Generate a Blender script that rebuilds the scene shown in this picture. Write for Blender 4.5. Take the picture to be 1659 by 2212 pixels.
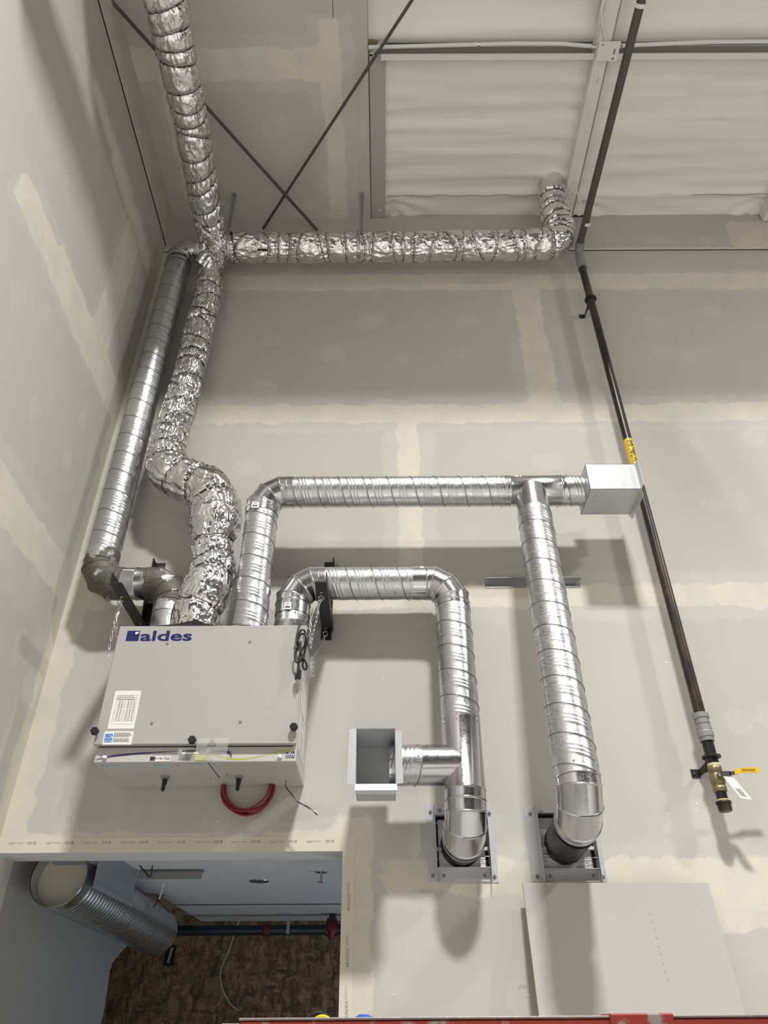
import bpy, math, random
import numpy as np
from mathutils import Vector, noise, Matrix
random.seed(7)
rng = np.random.default_rng(7)
for o in list(bpy.data.objects):
    bpy.data.objects.remove(o)
S = bpy.context.scene
COL = S.collection
PI = math.pi

# ------------------------------------------------------------ camera
EYE = (0.0, 0.0, 1.93)
cam_d = bpy.data.cameras.new('camera')
cam = bpy.data.objects.new('camera', cam_d)
COL.objects.link(cam)
S.camera = cam
cam_d.sensor_fit = 'VERTICAL'
cam_d.sensor_height = 36.0
cam_d.lens = 36.0 * 1581.8 / 2212.0
cam_d.clip_start = 0.05
pitch, yaw, roll = math.radians(35.67), math.radians(0.17), math.radians(-0.382)
fwd = Vector((math.sin(yaw) * math.cos(pitch), math.cos(yaw) * math.cos(pitch), math.sin(pitch)))
rgt = Vector((math.cos(yaw), -math.sin(yaw), 0))
upv = rgt.cross(fwd)
r2 = rgt * math.cos(roll) + upv * math.sin(roll)
u2 = r2.cross(fwd)
m = Matrix((r2, u2, -fwd)).transposed().to_4x4()
m.translation = EYE
cam.matrix_world = m

# ------------------------------------------------------------ world, lights, exposure
W = bpy.data.worlds.new('world')
S.world = W
W.use_nodes = True
W.node_tree.nodes['Background'].inputs[0].default_value = (0.6, 0.62, 0.65, 1)
W.node_tree.nodes['Background'].inputs[1].default_value = 0.05


def area_light(name, loc, size, power, color=(1, 0.97, 0.93), rot=(0, 0, 0)):
    d = bpy.data.lights.new(name, 'AREA')
    d.shape = 'RECTANGLE'
    d.size, d.size_y = size
    d.energy = power
    d.color = color
    o = bpy.data.objects.new(name, d)
    o.location = loc
    o.rotation_euler = rot
    COL.objects.link(o)
    return o


WARM = (1, 0.985, 0.95)
l_ = area_light('unseen_hall_light', (1.0, -1.8, 9.1), (0.7, 0.45), 690, WARM)
l_.data.spread = math.radians(122)
area_light('strip_lamp', (5.2, 0.0, 6.65), (0.6, 0.14), 230, WARM)
for lx, ly in ((1.5, -5.0), (6.0, -5.0), (1.5, -9.0), (6.0, -9.0)):  # added unseen fill lights, narrow beams raise the ambient by floor bounce
    l_ = area_light('unseen_hall_light', (lx, ly, 9.1), (1.1, 0.5), 95, WARM)
    l_.data.spread = math.radians(75)
area_light('back_room_light', (1.3, 4.5, 0.9), (0.8, 0.5), 12, (0.70, 0.85, 1.0), (0, math.radians(135), 0))

S.view_settings.view_transform = 'Standard'
S.view_settings.look = 'None'
S.view_settings.gamma = 1
S.view_settings.use_curve_mapping = False
S.view_settings.exposure = -0.07


# ------------------------------------------------------------ material helpers
class NT:
    def __init__(self, name):
        self.m = bpy.data.materials.new(name)
        self.m.use_nodes = True
        self.t = self.m.node_tree
        self.b = self.t.nodes['Principled BSDF']
        self.tc = self.t.nodes.new('ShaderNodeTexCoord')

    def n(self, typ, ins=None, **props):
        nd = self.t.nodes.new('ShaderNode' + typ)
        for k, v in props.items():
            setattr(nd, k, v)
        for k, v in (ins or {}).items():
            self.set(nd.inputs[k], v)
        return nd

    def set(self, sock, v):
        if isinstance(v, bpy.types.NodeSocket):
            self.t.links.new(v, sock)
        elif isinstance(v, (tuple, list)) and len(v) == 3 and sock.type == 'RGBA':
            sock.default_value = (*v, 1)
        else:
            sock.default_value = v

    def noise(self, scale, detail=3, rough=0.5, vec=None, dist=0.0):
        d = {'Scale': scale, 'Detail': detail, 'Roughness': rough, 'Distortion': dist}
        d['Vector'] = vec if vec is not None else self.tc.outputs['Object']
        return self.n('TexNoise', d).outputs['Fac']

    def mapping(self, scale=(1, 1, 1), rot=(0, 0, 0)):
        return self.n('Mapping', {'Vector': self.tc.outputs['Object'], 'Scale': scale, 'Rotation': rot}).outputs[0]

    def math(self, op, a, b=0.0, c=0.0, clamp=False):
        nd = self.n('Math', operation=op, use_clamp=clamp)
        self.set(nd.inputs[0], a)
        self.set(nd.inputs[1], b)
        self.set(nd.inputs[2], c)
        return nd.outputs[0]

    def ramp(self, v, a, b, lo=0.0, hi=1.0):
        nd = self.n('MapRange', {'Value': v, 'From Min': a, 'From Max': b, 'To Min': lo, 'To Max': hi})
        return nd.outputs[0]

    def mix(self, f, a, b):
        nd = self.t.nodes.new('ShaderNodeMix')
        nd.data_type = 'RGBA'
        self.set(nd.inputs[0], f)
        self.set(nd.inputs[6], a)
        self.set(nd.inputs[7], b)
        return nd.outputs[2]

    def attr(self, name):
        return self.n('Attribute', attribute_name=name).outputs['Fac']

    def bump(self, h, strength=0.3, dist=0.002, normal=None):
        d = {'Height': h, 'Strength': strength, 'Distance': dist}
        if normal is not None:
            d['Normal'] = normal
        return self.n('Bump', d).outputs[0]

    def out(self, color=None, rough=None, metal=None, normal=None, **kw):
        if color is not None:
            self.set(self.b.inputs['Base Color'], color)
        if rough is not None:
            self.set(self.b.inputs['Roughness'], rough)
        if metal is not None:
            self.set(self.b.inputs['Metallic'], metal)
        if normal is not None:
            self.set(self.b.inputs['Normal'], normal)
        for k, v in kw.items():
            self.set(self.b.inputs[k.replace('_', ' ')], v)
        return self.m


def plain(name, color, rough=0.5, metal=0.0, var=0.06, vscale=18, bump=0.0):
    t = NT(name)
    nz = t.noise(vscale, 4)
    dark = tuple(c * (1 - var) for c in color)
    lite = tuple(min(1, c * (1 + var)) for c in color)
    nrm = t.bump(t.noise(vscale * 6, 3), bump, 0.001) if bump else None
    return t.out(t.mix(nz, dark, lite), rough, metal, nrm)


def mat_board(name, base=(0.492, 0.468, 0.438), cream=(0.645, 0.612, 0.528), skim=(0.52, 0.515, 0.47), plain_var=0.03):
    t = NT(name)
    n1 = t.noise(9, 5, 0.65)
    n2 = t.noise(55, 4, 0.7)
    n3 = t.noise(1.3, 3)
    wob = t.math('ADD', t.math('MULTIPLY', t.math('SUBTRACT', n1, 0.5), 0.10), t.math('MULTIPLY', t.math('SUBTRACT', n2, 0.5), 0.02))
    cm = t.ramp(t.math('ADD', t.attr('cream'), wob), -0.004, 0.006)
    sk = t.ramp(t.math('ADD', t.attr('skim'), t.math('MULTIPLY', wob, 1.3)), -0.004, 0.008)
    sp = t.ramp(t.math('ADD', t.attr('spot'), t.math('MULTIPLY', wob, 0.9)), -0.003, 0.004)
    b0 = t.mix(t.ramp(n3, 0.3, 0.7), tuple(c * (1 - plain_var) for c in base), tuple(c * (1 + plain_var) for c in base))
    b0 = t.mix(t.math('MULTIPLY', t.noise(260, 2), 0.10), b0, (0.40, 0.38, 0.36))
    thin = t.ramp(t.noise(5, 4, 0.6), 0.35, 0.65, 0.35, 1.0)
    c1 = t.mix(t.math('MULTIPLY', sk, thin), b0, skim)
    thick = t.ramp(t.noise(6.5, 4, 0.6), 0.3, 0.6, 0.45, 1.0)
    c2 = t.mix(t.math('MULTIPLY', cm, thick), c1, cream)
    c3 = t.mix(t.math('MULTIPLY', t.math('MULTIPLY', sp, 0.75), t.ramp(t.noise(22, 4, 0.7), 0.25, 0.6)), c2, tuple(0.5 * (a + b) * 1.06 for a, b in zip(skim, base)))
    h = t.math('ADD', t.math('MULTIPLY', t.math('ADD', cm, sk), 0.3), t.math('MULTIPLY', t.noise(30, 4), 0.25))
    return t.out(c3, 0.85, 0.0, t.bump(h, 0.25, 0.002))


def mat_galv(name, col=(0.60, 0.61, 0.62), rough=0.30, spangle=130, stretch=None, dents=0.25, metal=1.0, sp=0.8):
    t = NT(name)
    v = t.n('TexVoronoi', {'Vector': t.tc.outputs['Object'], 'Scale': spangle})
    cell = v.outputs['Color']
    sep = t.n('SeparateColor', {'Color': cell}).outputs[0]
    big = t.noise(14, 4, 0.6)
    r = t.math('ADD', t.ramp(sep, 0, 1, rough - 0.03, rough + 0.05), t.math('MULTIPLY', big, 0.06))
    c = t.mix(t.math('MULTIPLY', sep, sp), tuple(x * 0.90 for x in col), tuple(min(1, x * 1.05) for x in col))
    c = t.mix(t.ramp(big, 0.55, 0.8, 0, 0.25), c, tuple(x * 0.75 for x in col))
    h = t.noise(16, 2, 0.4)
    nrm = t.bump(h, dents, 0.004)
    return t.out(c, r, metal, nrm)


def mat_foil():
    t = NT('foil_facing')
    m1 = t.mapping((1, 1, 1))
    wv = t.n('TexNoise', {'Vector': m1, 'Scale': 14.0, 'Detail': 3.0, 'Roughness': 0.5})
    warp = t.n('VectorMath', {0: m1, 1: t.n('VectorMath', {0: wv.outputs['Color'], 'Scale': 0.06}, operation='SCALE').outputs[0]}).outputs[0]
    v2 = t.n('TexVoronoi', {'Vector': warp, 'Scale': 42}, feature='F1').outputs['Distance']
    v3 = t.n('TexVoronoi', {'Vector': warp, 'Scale': 17}, feature='F1').outputs['Distance']
    h = t.math('ADD', t.math('MULTIPLY', v2, 0.35), v3)
    nrm = t.bump(h, 0.6, 0.010)
    big = t.noise(4, 3)
    c = t.mix(t.ramp(big, 0.35, 0.7), (0.80, 0.80, 0.80), (0.70, 0.67, 0.67))
    return t.out(c, 0.19, 1.0, nrm)


def mat_mastic(name='sealed_duct_metal', lo=0.41, hi=0.46):
    t = NT(name)
    mp = t.mapping((1, 1, 1))
    nz = t.noise(8, 5, 0.6, mp)
    mask = t.ramp(nz, lo, hi)
    strk = t.ramp(t.noise(9, 5, 0.7, t.mapping((1.2, 1.2, 9)), 1.5), 0.35, 0.65)
    paste = t.mix(strk, (0.075, 0.066, 0.055), (0.16, 0.145, 0.125))
    c = t.mix(mask, (0.66, 0.67, 0.68), paste)
    return t.out(c, t.ramp(mask, 0, 1, 0.3, 0.55), t.ramp(mask, 0, 1, 1.0, 0.3), t.bump(t.math('ADD', mask, strk), 0.35, 0.002))


def mat_osb():
    t = NT('osb_flakes')
    wv = t.n('TexNoise', {'Vector': t.tc.outputs['Object'], 'Scale': 9.0, 'Detail': 4.0, 'Roughness': 0.6})
    base = t.n('VectorMath', {0: t.tc.outputs['Object'], 1: t.n('VectorMath', {0: wv.outputs['Color'], 'Scale': 0.07}, operation='SCALE').outputs[0]}).outputs[0]
    acc = None
    for k, (rz, sc) in enumerate([(0.5, (9, 1, 34)), (1.4, (30, 1, 9)), (2.5, (12, 1, 40)), (0.9, (26, 1, 8))]):
        mp = t.n('Mapping', {'Vector': base, 'Scale': sc, 'Rotation': (0, rz, 0)}).outputs[0]
        v = t.n('TexVoronoi', {'Vector': mp, 'Scale': 1.15 + 0.15 * k, 'Randomness': 1.0})
        sp = t.n('SeparateColor', {'Color': v.outputs['Color']})
        col = t.mix(sp.outputs[0], (0.10, 0.058, 0.03), (0.36, 0.235, 0.125))
        acc = col if acc is None else t.mix(t.ramp(sp.outputs[1], 0.52, 0.56), acc, col)
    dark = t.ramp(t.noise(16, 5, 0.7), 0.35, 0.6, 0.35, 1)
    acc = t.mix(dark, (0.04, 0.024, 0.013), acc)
    return t.out(acc, 0.7, 0, t.bump(t.noise(60, 3), 0.3, 0.002))


def mat_pipe_black():
    t = NT('black_iron_pipe')
    nz = t.noise(5, 4, 0.6, t.mapping((3, 3, 1)))
    c = t.mix(t.ramp(nz, 0.45, 0.68), (0.022, 0.021, 0.022), (0.085, 0.055, 0.03))
    return t.out(c, 0.35, 0.35, t.bump(t.noise(120, 3), 0.1, 0.001))


def mat_redpaint():
    t = NT('worn_red_paint')
    nz = t.noise(22, 6, 0.7)
    w = t.ramp(nz, 0.57, 0.64)
    c = t.mix(w, (0.20, 0.020, 0.012), (0.20, 0.17, 0.15))
    return t.out(c, 0.45, 0, t.bump(nz, 0.2, 0.002))


def mat_membrane():
    t = NT('white_roof_membrane')
    nz = t.noise(3, 4, 0.6, t.mapping((0.5, 6, 1)))
    c = t.mix(nz, (0.80, 0.775, 0.74), (0.86, 0.835, 0.80))
    h = t.noise(1.6, 2, 0.45, t.mapping((0.5, 6, 1)), 0.4)
    return t.out(c, 0.6, 0, t.bump(h, 0.35, 0.03))


def mat_concrete():
    t = NT('concrete_floor')
    nz = t.noise(3, 8, 0.6)
    return t.out(t.mix(nz, (0.36, 0.355, 0.34), (0.50, 0.49, 0.47)), 0.7, 0, t.bump(t.noise(40, 4), 0.2, 0.002))


def mat_clear():
    t = NT('clear_plastic')
    return t.out((0.80, 0.80, 0.80), 0.25, 0, None, Alpha=0.13)


M = dict(
    wall=mat_board('drywall_board'),
    ceilboard=mat_board('ceiling_board', (0.53, 0.50, 0.47), (0.68, 0.65, 0.57), (0.57, 0.56, 0.52)),
    room2=plain('primed_board', (0.60, 0.61, 0.62), 0.85, 0, 0.10, 3.0, 0.1),
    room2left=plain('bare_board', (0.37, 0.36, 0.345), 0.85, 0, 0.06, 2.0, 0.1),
    sheet=plain('grey_board_face', (0.43, 0.41, 0.395), 0.85, 0, 0.02, 2.5, 0.05),
    gypsum=plain('gypsum_core', (0.62, 0.58, 0.50), 0.95, 0, 0.15, 60),
    cream=plain('joint_tape', (0.65, 0.605, 0.515), 0.85, 0, 0.05, 12, 0.1),
    galv=mat_galv('galvanised_steel'),
    seam=plain('seam_edge', (0.20, 0.20, 0.20), 0.4, 0.9, 0.2, 60),
    galvs=mat_galv('galvanised_sheet', (0.60, 0.615, 0.63), 0.38, 200, dents=0.08, metal=0.35, sp=0.35),
    elbow=mat_galv('galvanised_elbow', (0.62, 0.62, 0.63), 0.17, 200, dents=0.12, sp=0.2),
    dulled=mat_galv('dull_galvanised_steel', (0.46, 0.46, 0.465), 0.33, 120),
    plate=mat_mastic('stained_plate_metal', 0.52, 0.62),
    mastic=mat_mastic(),
    foil=mat_foil(),
    black=plain('black_painted_steel', (0.018, 0.017, 0.016), 0.5, 0.2, 0.2, 30),
    rubber=plain('black_rubber', (0.012, 0.012, 0.013), 0.35, 0, 0.1, 30),
    neck=plain('dark_flexible_neck', (0.035, 0.035, 0.036), 0.25, 0.5, 0.3, 30),
    dark=plain('dark_gap', (0.012, 0.011, 0.010), 0.9),
    pipe=mat_pipe_black(),
    greyfit=plain('grey_fitting', (0.27, 0.27, 0.27), 0.5, 0.3, 0.1, 40, 0.1),
    unit=plain('white_enamel', (0.40, 0.392, 0.375), 0.38, 0, 0.01, 3),
    unitlow=plain('white_enamel_lower', (0.50, 0.49, 0.47), 0.36, 0, 0.01, 3),
    white=plain('white_label', (0.80, 0.79, 0.76), 0.5, 0, 0.02, 10),
    paper=plain('white_paper', (0.78, 0.77, 0.75), 0.55, 0, 0.03, 10),
    ink=plain('black_ink', (0.03, 0.03, 0.03), 0.6),
    greyink=plain('grey_ink', (0.26, 0.25, 0.23), 0.7),
    beadink=plain('brown_grey_ink', (0.33, 0.29, 0.24), 0.8),
    faintink=plain('faint_ink', (0.42, 0.395, 0.375), 0.8),
    navy=plain('navy_print', (0.005, 0.006, 0.10), 0.75),
    skyblue=plain('light_blue_print', (0.05, 0.24, 0.62), 0.4),
    purple=plain('purple_print', (0.06, 0.045, 0.14), 0.4),
    lime=plain('lime_print', (0.42, 0.46, 0.05), 0.4),
    palesticker=plain('pale_blue_label', (0.48, 0.58, 0.64), 0.4),
    clear=mat_clear(),
    zinc=plain('zinc_plated', (0.62, 0.63, 0.65), 0.25, 1.0, 0.1, 60),
    screwm=plain('screw_metal', (0.45, 0.45, 0.45), 0.3, 1.0, 0.1, 60),
    redcable=plain('red_cable', (0.22, 0.012, 0.022), 0.4, 0, 0.1, 40),
    rail=mat_redpaint(),
    barem=plain('worn_bare_metal', (0.26, 0.245, 0.235), 0.35, 0.8, 0.3, 50, 0.2),
    osb=mat_osb(),
    membrane=mat_membrane(),
    floor=mat_concrete(),
    beam=plain('primed_steel', (0.72, 0.72, 0.70), 0.4, 0.0, 0.05, 15),
    beamdark=plain('primed_steel_edge', (0.30, 0.29, 0.28), 0.5, 0.3, 0.1, 15),
    rod=plain('grey_steel_rod', (0.10, 0.085, 0.078), 0.55, 0.3, 0.15, 30),
    brass=plain('aged_brass', (0.27, 0.225, 0.12), 0.4, 0.7, 0.2, 60, 0.2),
    yellow=plain('yellow_vinyl', (0.72, 0.48, 0.02), 0.35, 0, 0.05, 30),
    tape=plain('thread_tape', (0.60, 0.56, 0.30), 0.6, 0, 0.1, 40),
    twine=plain('black_twine', (0.02, 0.018, 0.018), 0.8),
    redfit=plain('red_coupling', (0.11, 0.012, 0.012), 0.4, 0.1, 0.1, 30),
    darkpipe=plain('dark_blue_pipe', (0.015, 0.022, 0.035), 0.3, 0.2, 0.2, 20),
    wood=plain('raw_timber', (0.34, 0.25, 0.16), 0.8, 0, 0.2, 12, 0.1),
    capcream=plain('duct_end_plate', (0.50, 0.48, 0.42), 0.7, 0, 0.05, 6),
    bluegrey=plain('blue_grey_sheet', (0.30, 0.34, 0.38), 0.45, 0.25, 0.05, 20),
    bluecap=plain('blue_plastic', (0.02, 0.08, 0.35), 0.4),
    farwall=plain('hall_wall', (0.26, 0.25, 0.24), 0.85, 0, 0.1, 2),
    board2=plain('cardboard', (0.50, 0.42, 0.32), 0.9),
)
for k, mm in M.items():
    mm.name = mm.name

# ------------------------------------------------------------ geometry helpers
ORG = {}


class MB:
    """collects geometry for one mesh object"""
    def __init__(self):
        self.v, self.f, self.n = [], [], 0
        self.mi = []
        self.smooth = []

    def add(self, v, f, smooth=False):
        v = np.asarray(v, float).reshape(-1, 3)
        self.v.append(v)
        for q in f:
            self.f.append(tuple(int(i) + self.n for i in q))
            self.smooth.append(smooth)
        self.n += len(v)
        return self

    def box(self, a, b, rot=None):
        x0, y0, z0 = a
        x1, y1, z1 = b
        v = np.array([(x, y, z) for x in (x0, x1) for y in (y0, y1) for z in (z0, z1)])
        f = [(0, 1, 3, 2), (4, 6, 7, 5), (0, 4, 5, 1), (2, 3, 7, 6), (0, 2, 6, 4), (1, 5, 7, 3)]
        if rot is not None:
            c = np.array([(x0 + x1) / 2, (y0 + y1) / 2, (z0 + z1) / 2])
            v = (v - c) @ np.array(rot.to_3x3()).T + c
        return self.add(v, f)

    def bbox(self, a, b, w=0.002):
        """box with chamfered edges"""
        a, b = np.array(a, float), np.array(b, float)
        w = min(w, 0.45 * float(min(b - a)))
        v, idx = [], {}
        for i in range(8):
            s = [(i >> k) & 1 for k in range(3)]
            corner = np.array([b[k] if s[k] else a[k] for k in range(3)])
            for ax in range(3):
                p = corner.copy()
                for k in range(3):
                    if k != ax:
                        p[k] += -w if s[k] else w
                idx[(i, ax)] = len(v)
                v.append(p)
        f = []
        for ax in range(3):
            o1, o2 = [k for k in range(3) if k != ax]
            for side in (0, 1):
                q = []
                for (s1, s2) in ((0, 0), (1, 0), (1, 1), (0, 1)):
                    i = (side << ax) | (s1 << o1) | (s2 << o2)
                    q.append(idx[(i, ax)])
                f.append(q)
            for s1 in (0, 1):
                for s2 in (0, 1):
                    i0 = (s1 << o1) | (s2 << o2)
                    i1 = i0 | (1 << ax)
                    f.append((idx[(i0, o1)], idx[(i0, o2)], idx[(i1, o2)], idx[(i1, o1)]))
        for i in range(8):
            f.append((idx[(i, 0)], idx[(i, 1)], idx[(i, 2)]))
        return self.add(v, f)

    def tube(self, pts, r, seg=12, caps=True, smooth=True):
        rings = sweep(pts, r, seg)
        return self.rings(rings, caps, smooth)

    def rings(self, rings, caps=True, smooth=True, closed=False):
        n = len(rings)
        seg = len(rings[0])
        V = np.concatenate(rings)
        F = []
        for i in range(n if closed else n - 1):
            a, b = i * seg, ((i + 1) % n) * seg
            for j in range(seg):
                k = (j + 1) % seg
                F.append((a + j, a + k, b + k, b + j))
        self.add(V, F, smooth)
        if caps and not closed:
            self.add(rings[0], [tuple(range(seg))[::-1]])
            self.add(rings[-1], [tuple(range(seg))])
        return self

    def poly(self, pts, normal_off):
        """flat polygon extruded by a vector"""
        p = np.asarray(pts, float)
        n = len(p)
        q = p + np.asarray(normal_off, float)
        f = [tuple(range(n))[::-1], tuple(range(n, 2 * n))]
        f += [(i, (i + 1) % n, n + (i + 1) % n, n + i) for i in range(n)]
        return self.add(np.concatenate([p, q]), f)

    def build(self, name, mat, parent=None, loc=None, fix=True):
        V = np.concatenate(self.v)
        org = np.array(loc if loc is not None else (ORG[parent] if parent is not None else (0, 0, 0)), float)
        me = bpy.data.meshes.new(name)
        me.from_pydata((V - org).tolist(), [], self.f)
        me.polygons.foreach_set('use_smooth', self.smooth)
        me.materials.append(mat if not isinstance(mat, str) else M[mat])
        if fix:
            import bmesh
            bm = bmesh.new()
            bm.from_mesh(me)
            bmesh.ops.recalc_face_normals(bm, faces=bm.faces)
            bm.to_mesh(me)
            bm.free()
        me.update()
        o = bpy.data.objects.new(name, me)
        COL.objects.link(o)
        if parent is not None:
            o.parent = parent
            o.location = Vector(org - np.array(ORG[parent]))
        else:
            o.location = Vector(org)
        ORG[o] = tuple(org)
        return o


def tag(o, label=None, cat=None, group=None, kind=None):
    if label: o['label'] = label
    if cat: o['category'] = cat
    if group: o['group'] = group
    if kind: o['kind'] = kind
    return o


def thing(name, loc, label, cat, group=None):
    o = bpy.data.objects.new(name, None)
    o.empty_display_size = 0.05
    COL.objects.link(o)
    o.location = loc
    ORG[o] = tuple(loc)
    return tag(o, label, cat, group)


def frames(pts):
    P = [Vector(p) for p in pts]
    T = []
    for i in range(len(P)):
        a = P[max(i - 1, 0)]
        b = P[min(i + 1, len(P) - 1)]
        T.append((b - a).normalized())
    ref = Vector((0, -1, 0)) if abs(T[0].y) < 0.9 else Vector((0, 0, 1))
    U = (ref - T[0] * ref.dot(T[0])).normalized()
    out = []
    for i, t in enumerate(T):
        if i:
            q = T[i - 1].rotation_difference(t)
            U = q @ U
            U = (U - t * U.dot(t)).normalized()
        out.append((P[i], t, U, t.cross(U)))
    return out


def sweep(pts, r, seg):
    th = np.linspace(0, 2 * PI, seg, endpoint=False)
    rings = []
    fr = frames(pts)
    for i, (p, t, u, w) in enumerate(fr):
        ri = r[i] if hasattr(r, '__len__') else r
        rings.append(np.array(p) + (np.cos(th)[:, None] * np.array(u) + np.sin(th)[:, None] * np.array(w)) * (ri if np.isscalar(ri) else ri[:, None]))
    return rings


def lerp(a, b, t):
    return tuple(a[i] + (b[i] - a[i]) * t for i in range(3))


def catmull(pts, step=0.02):
    P = [np.array(p, float) for p in pts]
    P = [2 * P[0] - P[1]] + P + [2 * P[-1] - P[-2]]
    out = []
    for i in range(1, len(P) - 2):
        n = max(2, int(np.linalg.norm(P[i + 1] - P[i]) / step))
        for k in range(n):
            t = k / n
            out.append(0.5 * ((2 * P[i]) + (-P[i - 1] + P[i + 1]) * t + (2 * P[i - 1] - 5 * P[i] + 4 * P[i + 1] - P[i + 2]) * t * t + (-P[i - 1] + 3 * P[i] - 3 * P[i + 1] + P[i + 2]) * t ** 3))
    out.append(P[-2])
    return [tuple(p) for p in out]


def spiral_pipe(a, b, R=0.076, pitch=0.118, parent=None, mat='galv', seg=72, ds=0.0035, hand=1, name='spiral_pipe', minor=3, seamh=0.0026):
    """straight spiral duct with a raised lock seam and shallow stiffening ribs"""
    L = (Vector(b) - Vector(a)).length
    n = max(8, int(L / ds))
    th = np.linspace(0, 2 * PI, seg, endpoint=False)
    fr = frames([a, b])
    p0, t, u, w = fr[0]
    U, Wv, T, P0 = map(np.array, (u, w, t, p0))
    rings = []
    for i in range(n + 1):
        s = L * i / n
        ph = (s / pitch + hand * th / (2 * PI)) % 1.0
        d = np.abs(((ph + 0.5) % 1.0) - 0.5) * pitch
        r = R + seamh * 0.6 * np.exp(-(d / 0.0035) ** 2)
        for k in range(minor):
            q = 0.34 + 0.13 * k
            d = np.abs(((ph - q + 0.5) % 1.0) - 0.5) * pitch
            r = r + 0.0017 * np.exp(-(d / 0.0048) ** 2)
        if i < 2 or i > n - 2:
            r = np.full(seg, R)
        rings.append(P0 + T * s + (np.cos(th)[:, None] * U + np.sin(th)[:, None] * Wv) * r[:, None])
    mb = MB()
    mb.rings(rings, True, True)
    o = mb.build(name, mat, parent)
    # lock seam: phase s/pitch + hand*th/2pi = integer
    k = 0
    path = []
    turns = int(L / pitch) + 2
    for q in range(-72, turns * 72 + 72):
        a = 2 * PI * q / 72
        s = hand * -1 * a / (2 * PI) * pitch if hand < 0 else a / (2 * PI) * pitch
        th_ = -hand * a if hand > 0 else a
        if 0.004 < s < L - 0.004:
            path.append(tuple(P0 + T * s + (math.cos(th_) * U + math.sin(th_) * Wv) * (R + 0.0012)))
    if len(path) > 6:
        mb = MB(); mb.rings(sweep(path, 0.0017, 6), True, True); mb.build('lock_seam', 'seam', parent, fix=False)
    return o


def gore_points(p0, c, p1, rad, pieces=4):
    """polyline of a gored elbow: tangent polygon of an arc between two directions"""
    p0, c, p1 = Vector(p0), Vector(c), Vector(p1)
    d0 = (c - p0).normalized()
    d1 = (p1 - c).normalized()
    ang = d0.angle(d1)
    T = rad * math.tan(ang / 2)
    start = c - d0 * T
    axis = d0.cross(d1).normalized()
    cen = start + (axis.cross(d0)).normalized() * rad
    m = pieces - 1
    pts = [start]
    v0 = start - cen
    for k in range(m):
        a = ang * (k + 0.5) / m
        v = Matrix.Rotation(a, 3, axis) @ v0
        pts.append(cen + v * (1 / math.cos(ang / (2 * m))))
    pts.append(c + d1 * T)
    return pts


def mitred(pts, R, seg=64, bead=0.0035, collar=(0.03, 0.03), endbead=True):
    P = [Vector(p) for p in pts]
    D = [(P[i + 1] - P[i]).normalized() for i in range(len(P) - 1)]
    ref = Vector((0, -1, 0)) if abs(D[0].y) < 0.9 else Vector((0, 0, 1))
    U = (ref - D[0] * ref.dot(D[0])).normalized()
    th = np.linspace(0, 2 * PI, seg, endpoint=False)
    rings = []

    def ring(p, d, u, r, nrm):
        w = d.cross(u)
        E = np.cos(th)[:, None] * np.array(u) + np.sin(th)[:, None] * np.array(w)
        nn = np.array(nrm)
        tt = -(E @ nn) * r / float(d.dot(nrm))
        return np.array(p) + E * r + tt[:, None] * np.array(d)

    cur = []
    parts = []
    for i in range(len(P)):
        if i == 0:
            s = P[0] - D[0] * collar[0]
            cur = [ring(s, D[0], U, R + 0.0008, D[0]), ring(P[0] - D[0] * 0.005, D[0], U, R + 0.0008, D[0])]
            parts.append(cur)
            parts.append([ring(P[0] + D[0] * q, D[0], U, R + h, D[0]) for q, h in ((-0.005, 0.0005), (-0.002, bead), (0.002, bead), (0.005, 0.0003))])
            cur = [ring(P[0] + D[0] * 0.005, D[0], U, R + 0.0002, D[0])]
        elif i == len(P) - 1:
            d = D[-1]
            cur.append(ring(P[i] - d * 0.005, d, U, R + 0.0002, d))
            parts.append(cur)
            parts.append([ring(P[i] + d * q, d, U, R + h, d) for q, h in ((-0.005, 0.0003), (-0.002, bead), (0.002, bead), (0.005, 0.0005))])
            parts.append([ring(P[i] + d * 0.005, d, U, R + 0.0008, d), ring(P[i] + d * collar[1], d, U, R + 0.0008, d)])
        else:
            n = (D[i - 1] + D[i]).normalized()
            cur.append(ring(P[i] - D[i - 1] * 0.005, D[i - 1], U, R, n))
            parts.append(cur)
            U0 = U
            U = D[i - 1].rotation_difference(D[i]) @ U
            U = (U - D[i] * U.dot(D[i])).normalized()
            parts.append([ring(P[i] - D[i - 1] * 0.005, D[i - 1], U0, R, n), ring(P[i] - D[i - 1] * 0.0015, D[i - 1], U0, R + bead, n), ring(P[i] + D[i] * 0.0015, D[i], U, R + bead, n), ring(P[i] + D[i] * 0.005, D[i], U, R, n)])
            cur = [ring(P[i] + D[i] * 0.005, D[i], U, R, n)]
    return parts


def elbow(p0, c, p1, rad=0.115, R=0.077, parent=None, mat='elbow', pieces=4, collar=(0.03, 0.03), name='elbow'):
    pts = gore_points(p0, c, p1, rad, pieces)
    mb = MB()
    for k_, part in enumerate(mitred(pts, R, 64, collar=collar)):
        mb.rings(part, False, True)
    o = mb.build(name, mat, parent, fix=False)
    # split sharp at gores: keep smooth around only
    return o, pts


def cyl(mb, a, b, r0, r1=None, seg=32, caps=True, smooth=True):
    r1 = r0 if r1 is None else r1
    return mb.rings(sweep([a, b], [r0, r1], seg), caps, smooth)


def sleeve(a, b, R, parent, mat='galv', name='collar', bead=0.003):
    """plain collar with a raised bead near each end"""
    L = (Vector(b) - Vector(a)).length
    ss = [0, 0.006, 0.010, 0.014, L - 0.014, L - 0.010, L - 0.006, L]
    rr = [R, R, R + bead, R, R, R + bead, R, R]
    mb = MB()
    mb.rings(sweep([lerp(a, b, s / L) for s in ss], rr, 64), True, True)
    return mb.build(name, mat, parent)


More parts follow.
